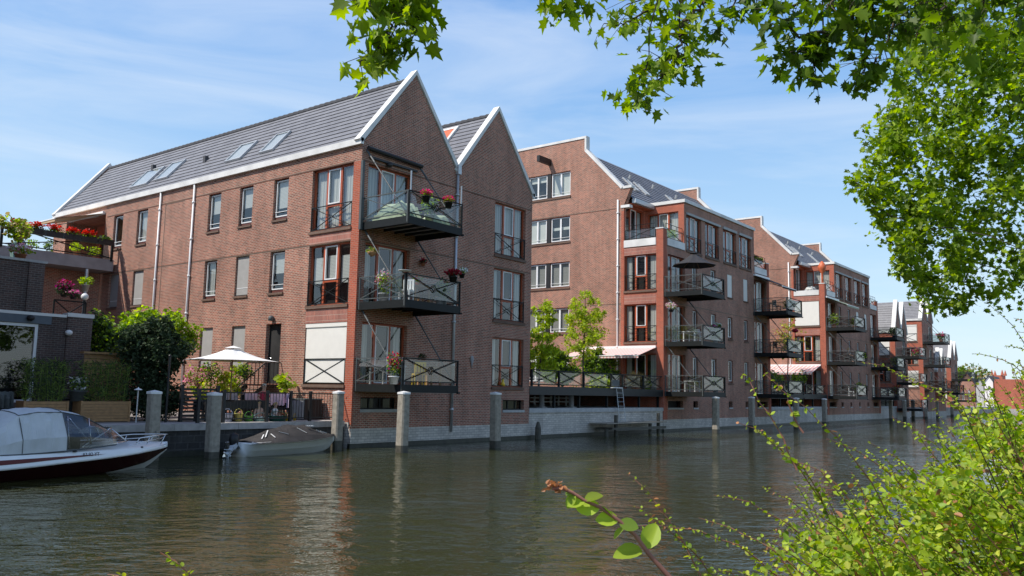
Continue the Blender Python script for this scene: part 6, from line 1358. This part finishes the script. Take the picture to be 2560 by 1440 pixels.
for i, x in enumerate((24.9,25.3)): potplant(['green leafy plant behind the right glass of the middle balcony','taller green plant in the right corner of the middle balcony'][i], (x,23.2+.2*i,z2), .34, .7+.2*i, ['lime2','hedge'], 'grey', .18, .28, n=260)
q = onY(930,630,25.0); T = thing('hanging_basket', 'hanging basket of dry flowers under the top balcony', 'hanging basket', tuple(q)); mb = MB(); mb.lathe([(.05,-.18),(.18,-.06),(.20,0)], q, 10); mb.build('basket', M['wood'], T, True); mb = MB()
for k in range(3): a = 2.1*k; mb.tube([q+Vector((.19*math.cos(a),.19*math.sin(a),0)), (q.x,q.y,8.62)], .006, 4)
mb.build('chains', M['steel'], T); leaves('plant', cloud((q.x,q.y,q.z+.06), (.24,.24,.14), 160, .5), .08, 'oval', [M['straw'],M['lime2']], T)
q = onY(1060,660,25.3); potplant('small dark red hanging flower pot on the gable wall between balconies', (q.x,25.35,q.z-.1), .16, .18, ['hedge'], 'terracotta', .1, .14, 'f_dred', n=50, fn=50)
mb = MB(); q = onY(1012,679,22.75); mb.lathe([(.03,0),(.24,.03),(.26,.045),(.25,.05)], q, 14); tag(mb.build('dish', M['whitepaint'], None, True), 'shallow white dish on the corner of the middle balcony rail', 'dish')
z1 = 2.5
T = table('folding_table', 'grey folding table tilted against the left rail of the lowest balcony', (23.2,24.3,z1), .8, 1.3, .74, 'grey'); chair('balcony_chair', 'yellow wooden chair behind the glass of the lowest balcony', (24.35,23.7,z1), 2.6, 'yellow'); chair('balcony_chair', 'pale armchair next to the yellow chair on the lowest balcony', (25.0,24.2,z1), 1.5, 'wood')
table('balcony_table', 'round edged pale table between chairs on the lowest balcony', (24.75,23.5,z1), .9, .6, .72, 'wood')
q = onY(992,925,23.0); potplant('tall red fuchsia in a white pot at the corner of the lowest balcony', (q.x,23.15,z1), .30, .95, ['lime2','hedge'], 'whitepaint', .2, .3, ['f_red','f_pink'], n=220, fn=120)
q = onY(1060,905,25.2); potplant('terracotta pot on the gable ledge above the lowest balcony', (q.x,25.3,q.z-.1), .16, .25, ['hedge'], 'terracotta', .18, .26, n=40)
T = thing('wall_ornament', 'pale shell shaped ornament on the dark gable wall', 'ornament', p(1180,902,25.45)); q = onY(1180,902,25.45); mb = MB(); mb.lathe([(.02,-.35),(.06,-.15),(.12,.05),(.10,.18),(.03,.24)], q, 8, 0, 1, .5); mb.build('shell', M['slab'], T, True)
T = thing('window_toy', 'small yellow figure on the sill of the lower right window', 'ornament', p(1257,965,25.55)); q = onY(1257,965,25.55); mb = MB(); mb.lathe([(.10,0),(.11,.1),(.05,.22),(.06,.28),(.02,.34)], q, 8); mb.build('figure', M['yellow'], T, True)
# second house
Bt, Bm, Bl = 8.86, 5.66, 2.52
q = onY(1677,772,24.8); T = potplant('pink and white flowers hanging under the middle balcony of the second house', (q.x,24.8,q.z-.2), .36, .45, ['lime2'], 'black', .16, .16, ['f_lpink','f_white'], nm='hanging_flowers', cat='hanging flowers', n=60, fn=180)
table('balcony_table', 'white table on the second house lower balcony', (49.7,24.2,Bm), .9, .9, .7, 'whitepaint'); chair('balcony_chair', 'white chair on the second house lower balcony', (50.6,24.2,Bm), 1.5, 'whitepaint')
for lb, x, z, fl, r in (('green plant with white pot behind the right glass, second house lower balcony',51.2,Bm,None,.4),('purple flowers at the rail corner, second house lower balcony',50.9,Bm+.55,'f_mag',.28),('pale blooms at the far rail corner, second house lower balcony',51.55,Bm+.75,'f_white',.26),('dark plant in the right corner of the ground balcony, second house',51.2,Bl,None,.42),('leafy plant behind the glass of the top balcony, second house',51.1,Bt,None,.3)):
    potplant(lb, (x,23.3,z), r, r*1.9 if fl is None else r*1.2, ['lime2','hedge'], 'whitepaint' if fl is None and z == Bm else 'grey', .2, .28, fl, n=260, ls=.11)
chair('balcony_chair', 'pinkish chair on the ground balcony of the second house', (50.7,23.8,Bl), .6, 'wood'); table('balcony_table', 'small grey table on the ground balcony of the second house', (49.9,24.3,Bl), .8, .8, .7, 'grey')
for i, (x, lb) in enumerate(((49.6,'shrubby pot plant behind the terrace glass, left part of the second house roof terrace'),(50.7,'pot plant by the right end of the second house roof terrace'))): potplant(lb, (x,26.1,12.46), .36, .6, ['lime2','lime'], 'grey', .2, .3, n=240, ls=.11)
for i in range(4): x = 64.0+i*.5; potplant(['dark pot plant','spiky pot plant','small round pot plant','leggy pot plant'][i]+' on the second house right terrace rail, '+['first','second','third','last'][i]+' from wall', (x,25.75,12.95), .16, .35, ['hedge','lime2'], 'black', .12, .2, n=70, ls=.1)
for z, k in ((Bt,0),(Bm,1),(Bl,2)):
    potplant(['bushy plant on the top right balcony of the second house','wide dark plants on the middle right balcony of the second house','dark plant low on the bottom right balcony of the second house'][k], (65.2,23.4,z), .5, .8, ['hedge','lime2'], 'black', .25, .3, n=300, ls=.13)
    chair('balcony_chair', ['dark chair on the top right balcony of the second house','dark chair on the middle right balcony of the second house','dark chair on the bottom right balcony of the second house'][k], (64.0,24.0,z), 1.0, 'black')
awning('folded dark awning arm sticking out above the right balcony of the second house', (63.2,25.42,11.75), (66.2,25.42,11.75), (0,-2.2,-1.0), M['blackcloth'])
q = onY(2085-140,830,24); T = thing('pole_planter', 'round dark red planter on a thin pole at the middle right balcony', 'planter', (66.0,23.3,Bm)); mb = MB(); mb.tube([(66.0,23.3,Bm),(66.0,23.3,Bm+1.75)], .03, 6); mb.build('pole', M['black'], T); mb = MB(); mb.ball((66.0,23.3,Bm+1.85), .26, 10, 6, 0, .6); mb.build('bowl', M['f_dred'], T, True)
# third house
dx = 32.05
person('person with bare arms sitting at the left of the third house lower balcony', (81.9,24.0,5.66), .4, 'sit', 1.0, 'hair_blond', 'blackcloth', 'blackcloth')
person('person in a white top sitting on the third house lower balcony', (83.0,24.3,5.66), -.5, 'sit', 1.0, 'hair_grey', 'whitecloth', 'blackcloth')
for lb, x in (('chair under the left person on the third house lower balcony',81.9),('chair under the person in white on the third house lower balcony',83.0)): chair('balcony_chair', lb, (x, 24.05 if x < 82 else 24.35, 5.66), math.pi+.2, 'steelgrey')
for lb, x, y, z, r, fl in (('leafy plant at the left end of the third house top balcony',81.0,24.9,8.86,.6,None),('green plant with a pink pot in the middle of the third house top balcony',82.4,23.4,8.86,.35,None),('light green plant next to the middle one on the third house top balcony',83.0,23.4,8.86,.35,None),('trailing green plant at the right corner of the third house lower balcony',83.4,23.2,5.66,.5,None),('dark bush at the right end of the third house ground balcony',83.3,23.4,2.52,.55,None)):
    potplant(lb, (x,y,z), r, r*1.9, ['lime2','lime','hedge'], 'terracotta', .22, .3, fl, n=280, ls=.14)
T = thing('terracotta_urn', 'orange figure shaped urn on the corner column of the third house terrace', 'urn', (80.6,25.8,13.1)); mb = MB(); mb.lathe([(.12,0),(.08,.5),(.1,.9),(.34,1.3),(.38,1.6),(.22,1.9),(.05,2.1)], (80.62,25.75,13.12), 10); mb.build('body', M['orange'], T, True)
awning('pale striped awning over the top balcony of the third house', (80.5,25.4,11.75), (84.2,25.4,11.75), (0,-1.9,-.8), M['coverpale'])
chair('balcony_chair', 'pale box like seat on the ground balcony of the third house', (82.0,23.8,2.52), .3, 'whitepaint')
covered('crumpled beige cushion on the third house roof terrace', (81.6,27.2,12.5), 1.3, .9, .5, 'whitecloth', 'cushion')
for k, (z, lb) in enumerate(((8.86,'dark plants crowding the top right balcony of the third house'),(5.66,'green umbrella like plant on the middle right balcony of the third house'),(2.52,'red flower pots on the ground right balcony of the third house'))): potplant(lb, (97.2,23.5,z), .6, .95, ['hedge','lime2'], 'black', .3, .3, 'f_dred' if k == 2 else None, n=320, ls=.16)
for lb, x, z in (('pot plants on the top balcony of the taller far gabled house',120.9,9.9),('flower tubs on the low far gabled house balcony',107.2,7.1)): potplant(lb, (x,23.6,z), .55, .8, ['lime2','hedge'], 'terracotta', .3, .3, 'f_pink', n=200, ls=.2)
# ---------------------------------------------------------------- water and ground
def watermat():
    m, nt, b = newmat('canal_water'); b.inputs['Base Color'].default_value = (.034,.038,.012,1); b.inputs['Roughness'].default_value = .015; b.inputs['IOR'].default_value = 1.34; b.inputs['Specular Tint'].default_value = (1,.95,.83,1)
    g = N(nt, 'NewGeometry')
    d1 = N(nt, 'VectorMath', operation='DOT_PRODUCT'); L(nt, g.outputs['Position'], d1.inputs[0]); d1.inputs[1].default_value = (.50,-.64,0)
    d2 = N(nt, 'VectorMath', operation='DOT_PRODUCT'); L(nt, g.outputs['Position'], d2.inputs[0]); d2.inputs[1].default_value = (.95,.75,0)
    mp = N(nt, 'CombineXYZ'); L(nt, d1.outputs['Value'], mp.inputs[0]); L(nt, d2.outputs['Value'], mp.inputs[1])
    n1 = N(nt, 'TexNoise', Scale=1.75, Detail=4.0, Roughness=.55, Distortion=.4); L(nt, mp.outputs[0], n1.inputs['Vector'])
    n2 = N(nt, 'TexNoise', Scale=.35, Detail=2.0); L(nt, mp.outputs[0], n2.inputs['Vector'])
    n3 = N(nt, 'TexNoise', Scale=5.0, Detail=2.0); L(nt, mp.outputs[0], n3.inputs['Vector'])
    a = N(nt, 'Math', operation='MULTIPLY'); L(nt, n3.outputs['Fac'], a.inputs[0]); a.inputs[1].default_value = .2
    c = N(nt, 'Math', operation='ADD'); L(nt, n1.outputs['Fac'], c.inputs[0]); L(nt, a.outputs[0], c.inputs[1])
    d = N(nt, 'Math', operation='ADD'); L(nt, c.outputs[0], d.inputs[0]); L(nt, n2.outputs['Fac'], d.inputs[1])
    n4 = N(nt, 'TexNoise', Scale=.09, Detail=3.0); L(nt, g.outputs['Position'], n4.inputs['Vector']); mr = N(nt, 'MapRange'); L(nt, n4.outputs['Fac'], mr.inputs['Value']); mr.inputs['From Min'].default_value = .35; mr.inputs['From Max'].default_value = .65; mr.inputs['To Min'].default_value = .55; mr.inputs['To Max'].default_value = 1.35
    dm = N(nt, 'Math', operation='MULTIPLY'); L(nt, d.outputs[0], dm.inputs[0]); L(nt, mr.outputs[0], dm.inputs[1])
    bp = N(nt, 'Bump', Strength=1.0, Distance=.056); L(nt, dm.outputs[0], bp.inputs['Height']); L(nt, bp.outputs['Normal'], b.inputs['Normal'])
    return m
mb = MB(); mb.poly([(-300,-60,0),(1500,-60,0),(1500,400,0),(-300,400,0)]); tag(mb.build('water', watermat()), kind='structure')
mb = MB()
mb.poly([(-300,26.2,1.0),(500,26.2,1.0),(500,4000,1.0),(-300,4000,1.0)]); mb.poly([(500,400,1.0),(4000,-400,1.0),(4000,4000,1.0),(500,4000,1.0)])
tag(mb.build('ground', M['paving']), kind='structure')
mb = MB(); mb.poly([(-300,-400,.7),(400,-400,.7),(400,1.0,.7),(-300,1.0,.7)]); mb.poly([(-300,1.0,.7),(400,1.0,.7),(400,2.0,-.5),(-300,2.0,-.5)]); tag(mb.build('near_bank', plain('bank_soil', (.06,.07,.03), .95, .4, 2, bump=.5)), kind='structure')
# ---------------------------------------------------------------- light and sky
TS = Vector((-1.45, .85, 2.1)).normalized()
sun = bpy.data.lights.new('sun', 'SUN'); sun.energy = 5.0; sun.angle = math.radians(.5); sun.color = (1, .94, .86)
so = bpy.data.objects.new('sun', sun); COL.objects.link(so); so.rotation_euler = TS.to_track_quat('Z', 'Y').to_euler(); so.location = (0, 0, 60)
W = bpy.data.worlds.new('World'); SC.world = W; W.use_nodes = True; nt = W.node_tree; bg = nt.nodes['Background']
sky = N(nt, 'TexSky'); sky.sky_type = 'NISHITA'; sky.sun_disc = False; sky.sun_elevation = math.asin(TS.z); sky.sun_rotation = math.atan2(TS.x, TS.y)
sky.air_density = 1.0; sky.dust_density = .4; sky.ozone_density = 1.6
tc = N(nt, 'TexCoord'); mp = N(nt, 'Mapping'); mp.inputs['Scale'].default_value = (1.2, 1.2, 7.0); mp.inputs['Rotation'].default_value = (.10, .06, .5); L(nt, tc.outputs['Generated'], mp.inputs['Vector'])
n1 = N(nt, 'TexNoise', Scale=1.7, Detail=8.0, Roughness=.58, Distortion=.6); L(nt, mp.outputs[0], n1.inputs['Vector'])
r = N(nt, 'ValToRGB'); r.color_ramp.elements[0].position = .40; r.color_ramp.elements[1].position = .82; r.color_ramp.elements[0].color = (0,0,0,1); r.color_ramp.elements[1].color = (.55,.55,.55,1); L(nt, n1.outputs['Fac'], r.inputs['Fac'])
mx = N(nt, 'Mix', data_type='RGBA'); L(nt, r.outputs['Color'], mx.inputs['Factor']); sx = N(nt, 'SeparateXYZ'); L(nt, tc.outputs['Generated'], sx.inputs[0]); rp = N(nt, 'ValToRGB'); e = rp.color_ramp.elements
e[0].position = 0; e[0].color = (.66,.82,.94,1); e[1].position = 1; e[1].color = (.03,.09,.30,1)
for q, cc in ((.10,(.58,.79,.96,1)),(.22,(.42,.67,.96,1)),(.42,(.21,.46,.91,1)),(.56,(.10,.26,.66,1))): k = e.new(q); k.color = cc
L(nt, sx.outputs['Z'], rp.inputs['Fac']); sc = N(nt, 'VectorMath', operation='SCALE'); L(nt, rp.outputs[0], sc.inputs[0]); sc.inputs['Scale'].default_value = 7.3
hs = N(nt, 'Mix', data_type='RGBA'); hs.inputs['Factor'].default_value = .72; L(nt, sky.outputs[0], hs.inputs[6]); L(nt, sc.outputs[0], hs.inputs[7]); L(nt, hs.outputs[2], mx.inputs[6]); mx.inputs[7].default_value = (6.2, 6.6, 7.0, 1); L(nt, mx.outputs[2], bg.inputs['Color'])
bg.inputs['Strength'].default_value = .15
SC.cycles.max_bounces = 8; SC.cycles.transparent_max_bounces = 24; SC.cycles.caustics_reflective = False; SC.cycles.caustics_refractive = False
SC.cycles.use_denoising = True
bpy.context.view_layer.update()
